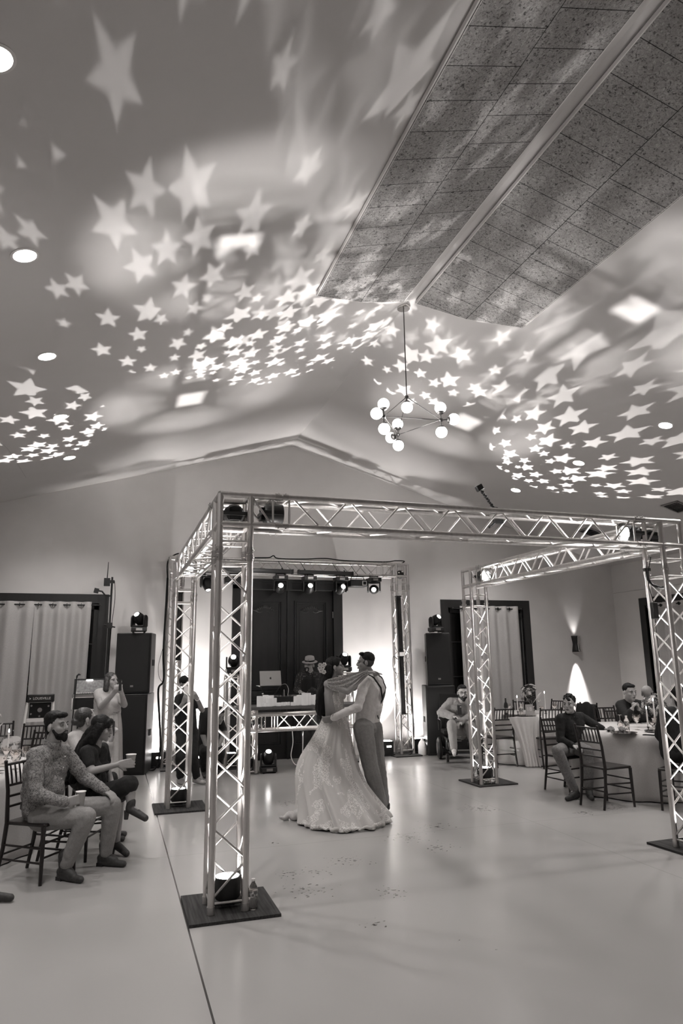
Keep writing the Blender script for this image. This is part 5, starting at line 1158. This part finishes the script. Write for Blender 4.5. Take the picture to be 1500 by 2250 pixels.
def strands(r, name, m, paths, rad, vox=.008, disp=(.012, .015)):
    mb = MB()
    for p in paths:
        p = [V(q) for q in p]; rr = rad if isinstance(rad, (list, tuple)) else [rad]*len(p)
        for i in range(len(p)-1): mb.cap(p[i], rr[i], p[i+1], rr[i+1], 10)
    return blob(mb, name, M[m], r, vox=vox, sm=2, disp=disp)

RT = V((.951, -.309, 0)); FW = V((.309, .951, 0))     # image right / away from the lens, used only to orient faces
# ---- groom
r, J, h, Q, fr = person('groom', 'groom in white shirt, grey trousers and braces, arms round the bride', -RT+FW*.10+V((0, 0, -.06)), skinm='skind', top='shirtw', bottom='trou', shoes='suede', hair='fade', beard=0, g=1.0, vox=.008, legw=.022,
                        nL=(0, 1, .2), nR=(0, -1, 0), curlL=.35, curlR=.3, collar=True, topdisp=.016, up=(.03, 0, 1))
bk = RT*.128+FW*-.045
def over(p, d): return V(p)+d
c, p, nk = J['chest'], J['pel'], J['neck']
backm = lerp(c, p, .30)+RT*.132-FW*.04
for s, sh in ((-1, J['shL']), (1, J['shR'])):
    pts = [lerp(p, c, .18)-RT*.09+FW*(.11*s), lerp(p, c, .6)-RT*.13+FW*(.105*s), lerp(c, sh, .6)-RT*.10+V((0, 0, .03)), lerp(nk, sh, .62)+V((0, 0, .070)), lerp(nk, sh, .55)+RT*.085+V((0, 0, .015)), lerp(c, sh, .35)+RT*.125+V((0, 0, -.01)), backm]
    MB().path(pts, .011, 6).build('brace_strap', M['black'], r)
for s in (-1, 1): MB().path([backm, lerp(backm, p, .55)+RT*.03+FW*(.025*s), lerp(p, c, .13)+RT*.125+FW*(.045*s)-FW*.03], .009, 6).build('brace_strap', M['black'], r)
MB().path([J['wrL']+V((.02*math.cos(a), .03*math.cos(a)*.5+.0, .032*math.sin(a))) for a in [k*math.pi/6 for k in range(13)]], .008, 8).build('wrist_watch', M['black'], r)

# ---- bride
r, J, h, Q, fr = person('bride', 'bride in a long lace gown with flowers in her dark hair, facing the groom', RT+FW*.12+V((0, 0, .03)), skinm='skin', hair=None, g=.90, hs=.95, vox=.008, nR=(0, 0, -1), nL=(0, 0, -1), curlR=.35, curlL=.3, bust=0, snap=True)
def lace_mat():
    m = mat('embroidered tulle', .5, .75, sheen=.3); t = NT(m); tc = t.n('ShaderNodeTexCoord')
    mp = t.n('ShaderNodeMapping'); mp.inputs['Scale'].default_value = (1, 1, .45); t.l(tc.outputs['Object'], mp.inputs[0])
    a = t.n('ShaderNodeTexNoise', i_Scale=6.5, i_Detail=2); t.l(mp.outputs[0], a.inputs['Vector']); b = t.n('ShaderNodeTexVoronoi', i_Scale=95.); t.l(tc.outputs['Object'], b.inputs['Vector'])
    k = t.m('MULTIPLY', t.m('GREATER_THAN', a.outputs[0], .52), t.m('LESS_THAN', b.outputs['Distance'], .50))
    mx = t.n('ShaderNodeMix', data_type='RGBA'); t.l(k, mx.inputs[0]); mx.inputs[6].default_value = (.42, .405, .39, 1); mx.inputs[7].default_value = (.66, .64, .62, 1)
    t.l(mx.outputs[2], t.b.inputs['Base Color']); bp = t.n('ShaderNodeBump', i_Strength=.8, i_Distance=.008); t.l(k, bp.inputs['Height']); t.l(bp.outputs[0], t.b.inputs['Normal']); return m
M['lace'] = lace_mat(); M['tulle'] = cloth('tulle', .45, .52, 60, .2)
c, p = J['chest'], J['pel']
m = MB()
sv = (J['shR']-J['shL']).normalized(); fwd = RT
for s in (-1, 1):
    m.cap(lerp(p, c, .05)+FW*(.05*s), .118, lerp(p, c, .48)+FW*(.045*s), .098, 14); m.cap(lerp(p, c, .48)+FW*(.045*s), .098, lerp(p, c, .93)+FW*(.055*s)+RT*.01, .106, 14)
    m.ell(lerp(p, c, .93)+FW*(.06*s)+RT*.085, (.066, .066, .062), nu=14, nv=10)
    m.cap(lerp(p, c, .9)+FW*(.075*s)-RT*.03, .05, J['neck']-V((0, 0, .075))+FW*(.10*s)-RT*.045, .022, 10)
blob(m, 'bodice', M['lace'], r, vox=.008, sm=3, disp=(.006, .02))
# skirt: stacked outlines that widen to the hem
rings = [  # z, centre x (along image right), half width, centre depth, half depth, fold
    (1.10, -.005, .135, .0, .125, .0), (1.02, -.01, .165, .0, .15, .003), (.90, -.035, .205, .0, .19, .006), (.78, -.065, .25, .0, .23, .010), (.66, -.095, .31, .0, .27, .013),
    (.52, -.10, .35, -.02, .32, .018), (.38, -.07, .375, -.05, .38, .024), (.25, -.01, .41, -.09, .45, .032), (.14, .045, .445, -.13, .52, .040), (.06, .085, .475, -.16, .57, .045), (.012, .10, .49, -.17, .60, .045)]
n = 168; rows = []
ctr = V((2.49, 8.03, 0))
for j, (z, cx, hwid, cy, hd, fo) in enumerate(rings):
    row = []
    for i in range(n):
        a = 2*math.pi*i/n; k = fo*(math.sin(a*11+.5*math.sin(a*2)+z*1.5)+.5*math.sin(a*19+1.3+z*2)+.3*math.sin(a*29+z*3))
        tr = .03*max(0, math.cos(a-math.pi*1.03))**6*max(0, 1-z/.22)   # train to the left
        row.append(tuple(ctr+RT*(cx+(hwid+k+tr*1.3)*math.cos(a))+FW*(cy+(hd+k)*math.sin(a))+V((0, 0, z+.012*math.sin(a*9)*(1 if z < .03 else 0)*.4))))
    rows.append(row)
MB().grid(rows, close=True).build('gown_skirt', M['lace'], r, ang=180, mods=[('SOLIDIFY', dict(thickness=.004)), ('SUBSURF', dict(levels=1, render_levels=1))])
# gathered hem flounces
for k, (a0, a1, zz) in enumerate(((3.55, 4.35, .0), (4.2, 5.1, .0), (4.95, 6.1, .0))):
    m = MB(); pts = []
    for i in range(24):
        a = a0+(a1-a0)*i/23; pts.append(ctr+RT*(.10+(.50+.02*math.sin(i*1.1))*math.cos(a))+FW*(-.17+(.62+.02*math.sin(i*.9+k))*math.sin(a))+V((0, 0, .034+.008*math.sin(i*1.7))))
    m.path(pts, [.006+.018*math.sin(math.pi*i/23) for i in range(24)], 10).build('hem_flounce', M['lace'], r, ang=180)
m = MB(); pts = [ctr+RT*(-.38-.25*t)+FW*(-.22+.05*math.sin(t*3))+V((0, 0, .03+.04*(1-t)+.012*math.sin(t*14))) for t in [i/16 for i in range(17)]]
m.path(pts, [.055*(1-i/16)**.8+.010 for i in range(17)], 10).build('gown_train', M['tulle'], r, ang=180, mods=[('DISPLACE', dict(strength=.0))])
# beaded drape from shoulder to wrist
A, B_ = J['shR'], J['wrR']
rows = []
for i in range(22):
    t = i/21; row = []
    top_ = A.lerp(B_, t)+V((0, 0, .055-.02*t))-FW*.055; bot = A.lerp(B_, t)+V((0, 0, -.02-.115*math.sin(math.pi*min(1, t*1.15))**.8*(1-.25*t)))-FW*.075
    for j in range(11): row.append(tuple(top_.lerp(bot, j/10)-FW*(.012*math.sin(j*1.9+i*.15))))
    rows.append(row)
def bead_mat():
    m = mat('beaded tulle', .5, .6); t = NT(m); tc = t.n('ShaderNodeTexCoord'); b = t.n('ShaderNodeTexVoronoi', i_Scale=110.); t.l(tc.outputs['Object'], b.inputs['Vector'])
    t.l(t.ramp(b.outputs['Distance'], [(.25, .72), (.4, .26)]), t.b.inputs['Base Color']); return m
M['bead'] = bead_mat()
MB().grid(rows).build('beaded_cape_sleeve', M['bead'], r, ang=180, mods=[('SOLIDIFY', dict(thickness=.004))])
# hair down the back
strands(r, 'hair', 'hair', [[h(0, -.05, .03), h(0, -.11, -.02), J['neck']-RT*.10+V((0, 0, -.02)), c-RT*.155+V((0, 0, -.02)), c-RT*.165+V((0, 0, -.18)), lerp(p, c, .35)-RT*.15],
                            [h(.035, -.075, .0), h(.05, -.09, -.08), c-RT*.14-FW*.05, lerp(p, c, .45)-RT*.155-FW*.04], [h(-.035, -.075, .0), h(-.05, -.09, -.08), c-RT*.14+FW*.05, lerp(p, c, .5)-RT*.15+FW*.04]],
        [.088, .085][:2] + [.07, .06, .045, .02] if False else .055)
blob(MB().ell(h(0, -.028, .042), (.082, .096, .082), Q, 20, 14).ell(h(0, .02, .088), (.06, .06, .03), Q, 14, 10), 'hair_crown', M['hair'], r, vox=.007, sm=2, disp=(.008, .012))
fl = V(PJ['bride']['flower'])
for k, (dx, dz) in enumerate(((0, 0), (-.03, .03), (.02, .035), (-.02, -.035), (.015, -.05), (-.035, -.005))):
    m = MB(); cc = fl+RT*dx+V((0, 0, dz))-FW*.06
    for i in range(6): a = i*1.047+k; m.ell(cc+RT*(.016*math.cos(a))+V((0, 0, .016*math.sin(a))), (.012, .006, .012), nu=8, nv=5)
    m.build('hair_flower', M['petal'], r)
for q_ in range(3): MB().ell(h(.082, -.005, -.045-.02*q_), .006, nu=8, nv=6).build('earring', M['chrome'], r)

# ---- seated man in patterned shirt
r, J, h, Q, fr = person('man1', 'bearded man in a patterned shirt sitting in front with a cup', RT-FW*.30+V((0, 0, .07)), skinm='skin', top='print', bottom='khaki', shoes='suede', hair='short', beard=1.6, g=1.12, vox=.008, snap='LR', nR=(.31, .95, 0), nL=(0, 0, -1), curlR=.62, curlL=.5, collar=True, topdisp=.02, belly=.015)
blob(MB().ell(h(0, -.060, .0), (.066, .050, .075), Q, 16, 12).ell(h(0, .045, .092), (.064, .050, .028), Q, 14, 10).ell(h(0, -.03, .075), (.082, .088, .062), Q, 16, 12), 'hair_back', M['hair'], r, vox=.007, sm=2, disp=(.010, .012))
p, c = J['pel'], J['chest']; bp_ = lerp(p, c, .14)
MB().lathe([(.150, -.018), (.156, -.018), (.156, .018), (.150, .018)], bp_, 28, Matrix(frame((c-p), (0, 1, 0))).transposed() @ Matrix.Diagonal((1.05, .98, 1))).build('belt', M['suede'], r)
for i in range(5): MB().ell(lerp(J['neck'], p, .15+.17*i)+RT*.155-FW*.045, .006, nu=8, nv=6).build('button', M['white'], r)
for s in 'LR':   # boot shafts and heels
    a = J['an'+s]; d = (J['to'+s]-a); d.z = 0; d.normalize(); MB().cap(a, .05, a+V((0, 0, .09))-d*.01, .054, 12).build('boot_shaft', M['suede'], r); MB().box(a-d*.04+V((0, 0, .015-a.z)), (.06, .06, .03), math.atan2(d.y, d.x)).build('boot_heel', M['black'], r)
dd_ = (J['haR']-J['wrR']).normalized(); cp = J['wrR']+dd_*.105+FW*.052+V((0, 0, -.055))
def cup(P, label, h_=.11, ra=.030, rb=.040):
    r_ = thing('plastic_cup', label, 'cup', tuple(P)); MB().lathe([(0, 0), (ra, 0), (rb, h_), (rb-.002, h_), (ra-.002, .004), (0, .004)], P, 24).build('cup_body', M['cup'], r_); MB().lathe([(rb-.002, h_-.003), (rb+.003, h_-.002), (rb+.003, h_+.003), (rb-.002, h_+.003)], P, 24).build('rim', M['white'], r_)
M['cup'] = mat('frosted plastic', .45, .25, trans=.4)
cup(cp, 'small plastic cup held by the bearded man on his lap')

# ---- long haired woman
r, J, h, Q, fr = person('woman2', 'long haired woman in a black dress holding out a cup, legs crossed', RT+FW*.1+V((0, 0, -.28)), skinm='skin', top='blk', bottom=None, shoes=None, hair=None, g=.92, hs=.95, vox=.008, sleeve=.30, snap='L', nR=(.31, .95, -.1), nL=(0, 0, -1), curlR=.30, curlL=.4, bust=.9)
m = MB()
for s in 'LR': m.cap(J['hi'+s], .11, lerp(J['hi'+s], J['kn'+s], 1.0), .082, 14)
m.cap(J['hiR'], .115, J['hiL'], .115, 14).cap(J['pel'], .12, lerp(J['pel'], J['chest'], .3), .11, 14); m.cap(lerp(J['hiR'], J['knR'], .9), .09, lerp(J['hiL'], J['knL'], .9), .085, 14)
blob(m, 'skirt', M['blk'], r, vox=.009, sm=4, disp=(.012, .05))
for s in 'LR':
    a, t = J['an'+s], J['to'+s]; d = (t-a).normalized(); m = MB(); hl = a-V((0, 0, .0)); toe = a+d*.16+V((0, 0, -.01 if s == 'L' else -.03))
    if s == 'L': toe.z = .03; a = V((a.x, a.y, .10))
    m.cap(a+V((0, 0, .05)), .040, a-d*.01-V((0, 0, .01)), .043, 12).cap(a-V((0, 0, .012)), .040, toe, .030, 12)
    blob(m, 'ankle_boot', M['suede'], r, vox=.007, sm=2)
    hb = a-d*.045-V((0, 0, .04)); ht = hb-V((0, 0, .075)) if s == 'R' else V((hb.x, hb.y, .0)); MB().tube(hb, ht+(d*-.005), .026, .019, n=10).build('boot_heel', M['suede'], r)
strands(r, 'hair', 'hair', [[h(.03, -.05, .02), h(.03, -.10, -.06), J['neck']-RT*.12-FW*.04, J['chest']-RT*.17-FW*.07, lerp(J['pel'], J['chest'], .55)-RT*.19-FW*.09], [h(-.03, -.05, .02), h(-.03, -.10, -.06), J['neck']-RT*.12+FW*.05, J['chest']-RT*.16+FW*.05],
                            [h(.07, -.0, .02), h(.080, -.02, -.07), J['neck']-RT*.02-FW*.09, J['chest']+RT*.05-FW*.14, J['chest']+RT*.06-FW*.14-V((0, 0, .16))], [h(.06, -.03, .02), h(.078, -.05, -.08), J['neck']-RT*.09-FW*.08, J['chest']-RT*.10-FW*.13, lerp(J['pel'], J['chest'], .6)-RT*.12-FW*.15]], .040)
blob(MB().ell(h(0, -.024, .042), (.082, .096, .082), Q, 20, 14).ell(h(0, .055, .075), (.060, .035, .035), Q, 14, 10).ell(h(.045, .07, .05), (.018, .012, .035), Q, 10, 8), 'hair_crown', M['hair'], r, vox=.007, sm=2, disp=(.008, .012))
dd_ = (J['haR']-J['wrR']).normalized(); cup(J['wrR']+dd_*.10+FW*.058-V((0, 0, .03)), 'white cup held out by the long haired woman', .10, .032, .045)

# ---- woman with pinned up hair
r, J, h, Q, fr = person('woman3', 'woman with pinned up hair in a lace top sitting behind the bearded man', RT+FW*.75, skinm='skinl', top='lacedress', bottom='blk', shoes='suede', hair=None, g=.92, hs=1.0, vox=.010, sleeve=.9, snap='LR', curlL=.6, nL=(.5, .5, 0), nR=(0, 0, -1))
blob(MB().ell(h(0, -.030, .040), (.084, .098, .082), Q, 20, 14).ell(h(0, -.115, -.02), (.045, .040, .04), Q, 14, 10).ell(h(0, -.06, -.03), (.06, .05, .05), Q, 14, 10), 'hair', M['hairb'], r, vox=.007, sm=2, disp=(.010, .014))
MB().ell(h(.082, -.01, -.045), .008, nu=8, nv=6).build('earring', M['chrome'], r)
def phone(P, label, d, m='black', up=(0, 0, 1)):
    q = Matrix(frame(d, up)).transposed(); o = MB().box(P, (.072, .148, .010), q).build('mobile_phone', M[m], None, label=label, cat='phone', mods=[('BEVEL', dict(width=.006, segments=2))])
    MB().box(V(P)+q @ V((-.02, .05, .007)), (.022, .022, .003), q).build('camera_bump', M['steel'], o); return o
phone(PJ['woman3']['phone'], 'phone held up in front of the woman with pinned up hair', RT+FW*.6)

# ---- standing woman with phone
r, J, h, Q, fr = person('woman4', 'woman in a long pale dress with a sparkling belt filming on her phone', RT-FW*.62+V((0, 0, -.02)), skinm='skinl', top='lacedress', bottom=None, shoes='suede', hair=None, g=1.22, hs=1.0, vox=.010, sleeve=.18, nR=(0, .3, .5), nL=(0, .3, .5), curlR=.7, curlL=.7, bust=1.15, snap='LR')
rows = []; bc = lerp(J['pel'], J['chest'], .30)
for z, w_ in ((bc.z, .17), (bc.z-.08, .185), (bc.z-.22, .21), (.6, .22), (.35, .235), (.02, .27)):
    rows.append([tuple(V((bc.x, bc.y, z))+V(((w_+.010*math.sin(i*1.31)+.006*math.sin(i*.7))*math.cos(2*math.pi*i/72), (w_*.82+.010*math.sin(i*1.31))*math.sin(2*math.pi*i/72), 0))) for i in range(72)])
MB().grid(rows, close=True).build('dress_skirt', M['lacedress'], r, ang=180, mods=[('SOLIDIFY', dict(thickness=.004)), ('SUBSURF', dict(levels=1, render_levels=1))])
for i in range(26):
    a = -2.9+i*.12; MB().ell(V((bc.x, bc.y, bc.z+.008))+V((.178*math.cos(a), .150*math.sin(a), .004*math.sin(i))), .008, nu=8, nv=6).build('belt_bead', M['chrome'], r)
strands(r, 'hair', 'hairb', [[h(s*.06, -.02, .03), h(s*.085, .0, -.05), h(s*.095, .0, -.12)] for s in (-1, 1)]+[[h(0, -.06, .02), h(0, -.09, -.12)]], .042, disp=(.02, .02))
blob(MB().ell(h(0, -.024, .042), (.084, .096, .084), Q, 20, 14), 'hair_crown', M['hairb'], r, vox=.008, sm=2, disp=(.012, .014))
phone(PJ['woman4']['phone'], 'phone held up in both hands by the woman in the long pale dress', RT-FW*.2)

# ---- person in black filming behind the far left leg
r, J, h, Q, fr = person('photog', 'person in black with a cap filming behind the far left truss leg', -FW*.6+RT*.8, skinm='skind', top='blk', bottom='blk', shoes='sneak', hair='short', g=1.0, hs=1.0, vox=.010, sleeve=.3, nR=(0, .5, 0), nL=(-.3, .5, 0), curlR=.6, curlL=.8, snap='LR', tuck=False)
blob(MB().ell(h(0, -.01, .055), (.088, .100, .075), Q, 20, 14).ell(h(0, .11, .045), (.07, .06, .010), Q, 16, 8), 'cap', M['blackm'], r, vox=.008, sm=1)
phone(PJ['photog']['phone'], 'pale phone held up by the person in black behind the far left truss leg', -FW, 'white')
MB().path([J['wrL']+V((.03*math.cos(a), .01*math.sin(a), .028*math.sin(a))) for a in [k*math.pi/6 for k in range(13)]], .008, 8).build('wrist_watch', M['white'], r)
# ---- crouching person
person('croucher', 'person in black crouching between the left truss legs', RT*.6-FW+V((0, 0, -.6)), skinm='skind', top='blk', bottom='blk', shoes='suede', hair='short', g=1.12, vox=.011, sleeve=.4, snap='LR', tuck=False, topx=.02)
# ---- dj
r, J, h, Q, fr = person('dj', 'smiling man in a pale hat and glasses behind the music table', -FW*.93-RT*.36+V((0, 0, -.04)), skinm='skin', top='dots', bottom='blk', shoes='suede', hair='short', g=1.15, hs=1.02, vox=.010, sleeve=.85, glasses=True, beard=0, snap='LR', curlR=.4, curlL=.4, belly=.02, up=(.10, 0, 1))
m = MB(); torsoc = J['chest']
m.cap(lerp(J['pel'], J['chest'], .1)+V((-.06, -.03, 0)), .128, J['chest']+V((-.07, -.02, .0)), .120, 14).cap(lerp(J['pel'], J['chest'], .1)+V((.06, -.03, 0)), .128, J['chest']+V((.07, -.02, .0)), .120, 14)
blob(m, 'waistcoat', M['suit'], r, vox=.010, sm=3)
strands(r, 'goatee', 'hair', [[h(-.028, .085, -.045), h(0, .100, -.038), h(.028, .085, -.045)], [h(-.03, .08, -.06), h(-.02, .08, -.095), h(0, .088, -.11), h(.02, .08, -.095), h(.03, .08, -.06)]], .010, .006, (.003, .01))
q = Q @ Matrix.Rotation(R(-10), 3, 'X')
M['felt'] = cloth('pale felt', .30, .34, 60, .1); 
MB().lathe([(.135, -.012), (.138, -.006), (.115, .0), (.088, .004), (.086, .05), (.078, .085), (.05, .097), (0, .088), (0, .080), (.07, .07), (.080, -.004), (.112, -.008)], h(0, -.015, .060), 32, q).build('hat', M['felt'], r, ang=80)
MB().lathe([(.088, .006), (.0895, .006), (.0885, .03), (.087, .03)], h(0, -.015, .060), 32, q).build('hat_band', M['suit'], r)
# ---- wheelchair guest
r, J, h, Q, fr = person('wheel', 'bearded man in a pale hoodie and glasses leaning forward in a wheelchair', -FW+V((0, 0, -.12)), skinm='skinl', top='hood', bottom='khaki', shoes='sneak', hair='short', g=1.18, hs=1.03, vox=.010, glasses=True, beard=1.2, snap=False, sleeve=1., curlR=.6, curlL=.6, nR=(0, 0, -1), nL=(0, 0, -1), tuck=False, topx=.024, topdisp=.03)
phone(PJ['wheel']['phone'], 'dark phone in the hand of the man in the wheelchair', -FW)
w_ = thing('power_wheelchair', 'black power wheelchair carrying the man in the pale hoodie', 'wheelchair', (5.85, 11.55, 0)); W0 = V((5.86, 11.62, 0))
qx = Matrix((RT, FW, V((0, 0, 1)))).transposed()
def wp(x, y, z): return W0+qx @ V((x, y, z))
MB().box(wp(0, .05, .28), (.42, .50, .20), qx).build('motor_base', M['black'], w_, mods=[('BEVEL', dict(width=.03, segments=2))]); MB().box(wp(0, .02, .47), (.48, .46, .07), qx).build('seat_cushion', M['blackm'], w_, mods=[('BEVEL', dict(width=.02, segments=2))])
MB().box(wp(0, .30, .80), (.46, .07, .62), qx @ Matrix.Rotation(-.12, 3, 'X')).build('backrest', M['blackm'], w_, mods=[('BEVEL', dict(width=.02, segments=2))])
for s in (-1, 1):
    MB().lathe([(0, -.04), (.15, -.04), (.185, -.02), (.185, .02), (.15, .04), (0, .04)], wp(s*.29, .08, .185), 28, qx @ Matrix.Rotation(R(90), 3, 'Y')).build('drive_wheel', M['black'], w_)
    MB().lathe([(0, -.046), (.09, -.046), (.09, .046), (0, .046)], wp(s*.29, .08, .185), 20, qx @ Matrix.Rotation(R(90), 3, 'Y')).build('wheel_hub', M['steel'], w_)
    MB().lathe([(0, -.02), (.07, -.02), (.07, .02), (0, .02)], wp(s*.22, -.36, .07), 20, qx @ Matrix.Rotation(R(90), 3, 'Y')).build('caster_wheel', M['black'], w_)
    MB().path([wp(s*.27, .20, .48), wp(s*.28, .18, .68), wp(s*.28, -.20, .70)], [.014, .014, .022], 8).build('armrest', M['black'], w_)
MB().tube(wp(-.17, -.25, .30), wp(-.17, -.50, .19), .02).tube(wp(.17, -.25, .30), wp(.17, -.50, .19), .02).box(wp(0, -.56, .185), (.42, .22, .02), qx).build('footplate', M['black'], w_)
MB().box(wp(-.30, -.26, .74), (.07, .12, .05), qx).tube(wp(-.30, -.28, .76), wp(-.30, -.28, .84), .009).ell(wp(-.30, -.28, .85), .016).build('joystick', M['black'], w_)
MB().box(wp(0, -.215, .33), (.12, .006, .012), qx).build('maker_plate', M['steel'], w_)

# ---- right table guests
person('young', 'young man in a black shirt and faded jeans sitting sideways on his chair', -RT*.55-FW*.75+V((0, 0, -.03)), skinm='skinl', top='blk', bottom='jean', shoes='suede', hair='curly', g=1.02, hs=1.0, vox=.009, collar=True, snap='LR', curlR=.6, curlL=.2, nR=(0, 0, -1), nL=(0, 0, -1), topdisp=.018)
person('tableman', 'man in a black shirt resting his clasped hands against his mouth', RT*.28-FW+V((0, 0, -.12)), skinm='skinl', top='blk', bottom='blk', shoes='suede', hair='short', g=1.12, hs=1.04, vox=.010, sleeve=.85, snap='LR', curlR=.9, curlL=.9, nR=(.6, -.1, .5), nL=(-.8, .3, .5))
person('bald', 'bald person turned to the side behind the daisies', RT*.75+FW*.5, skinm='skin', top='blk', bottom='blk', shoes='suede', hair=None, g=1.05, hs=1.0, vox=.011, snap='LR')
r, J, h, Q, fr = person('backgirl', 'dark haired person in black seen from behind at the near right truss leg', FW+RT*.2, skinm='skin', top='blk', bottom='blk', shoes='suede', hair=None, g=1.08, hs=1.0, vox=.010, snap='LR')
blob(MB().ell(h(0, -.024, .042), (.086, .098, .084), Q, 20, 14).cap(h(0, -.07, .0), .06, h(0, -.09, -.10), .055, 12), 'hair', M['hair'], r, vox=.008, sm=2, disp=(.010, .014))
# ---- boot at the left edge
b_ = thing('person', 'trouser leg and dark boot of a guest cut by the left edge', 'person', (-.85, 6.17, 0)); m = MB()
m.cap((-.80, 6.22, .04), .036, (-.655, 6.15, .032), .028, 12).cap((-.80, 6.22, .07), .045, (-.83, 6.23, .14), .050, 12); blob(m, 'boot', M['suede'], b_, vox=.007, sm=2)
blob(MB().cap((-.83, 6.23, .13), .058, (-1.0, 6.33, .50), .075, 14).cap((-1.0, 6.33, .50), .08, (-1.4, 6.5, .56), .10, 14), 'trousers', M['khaki'], b_, vox=.01, sm=3)
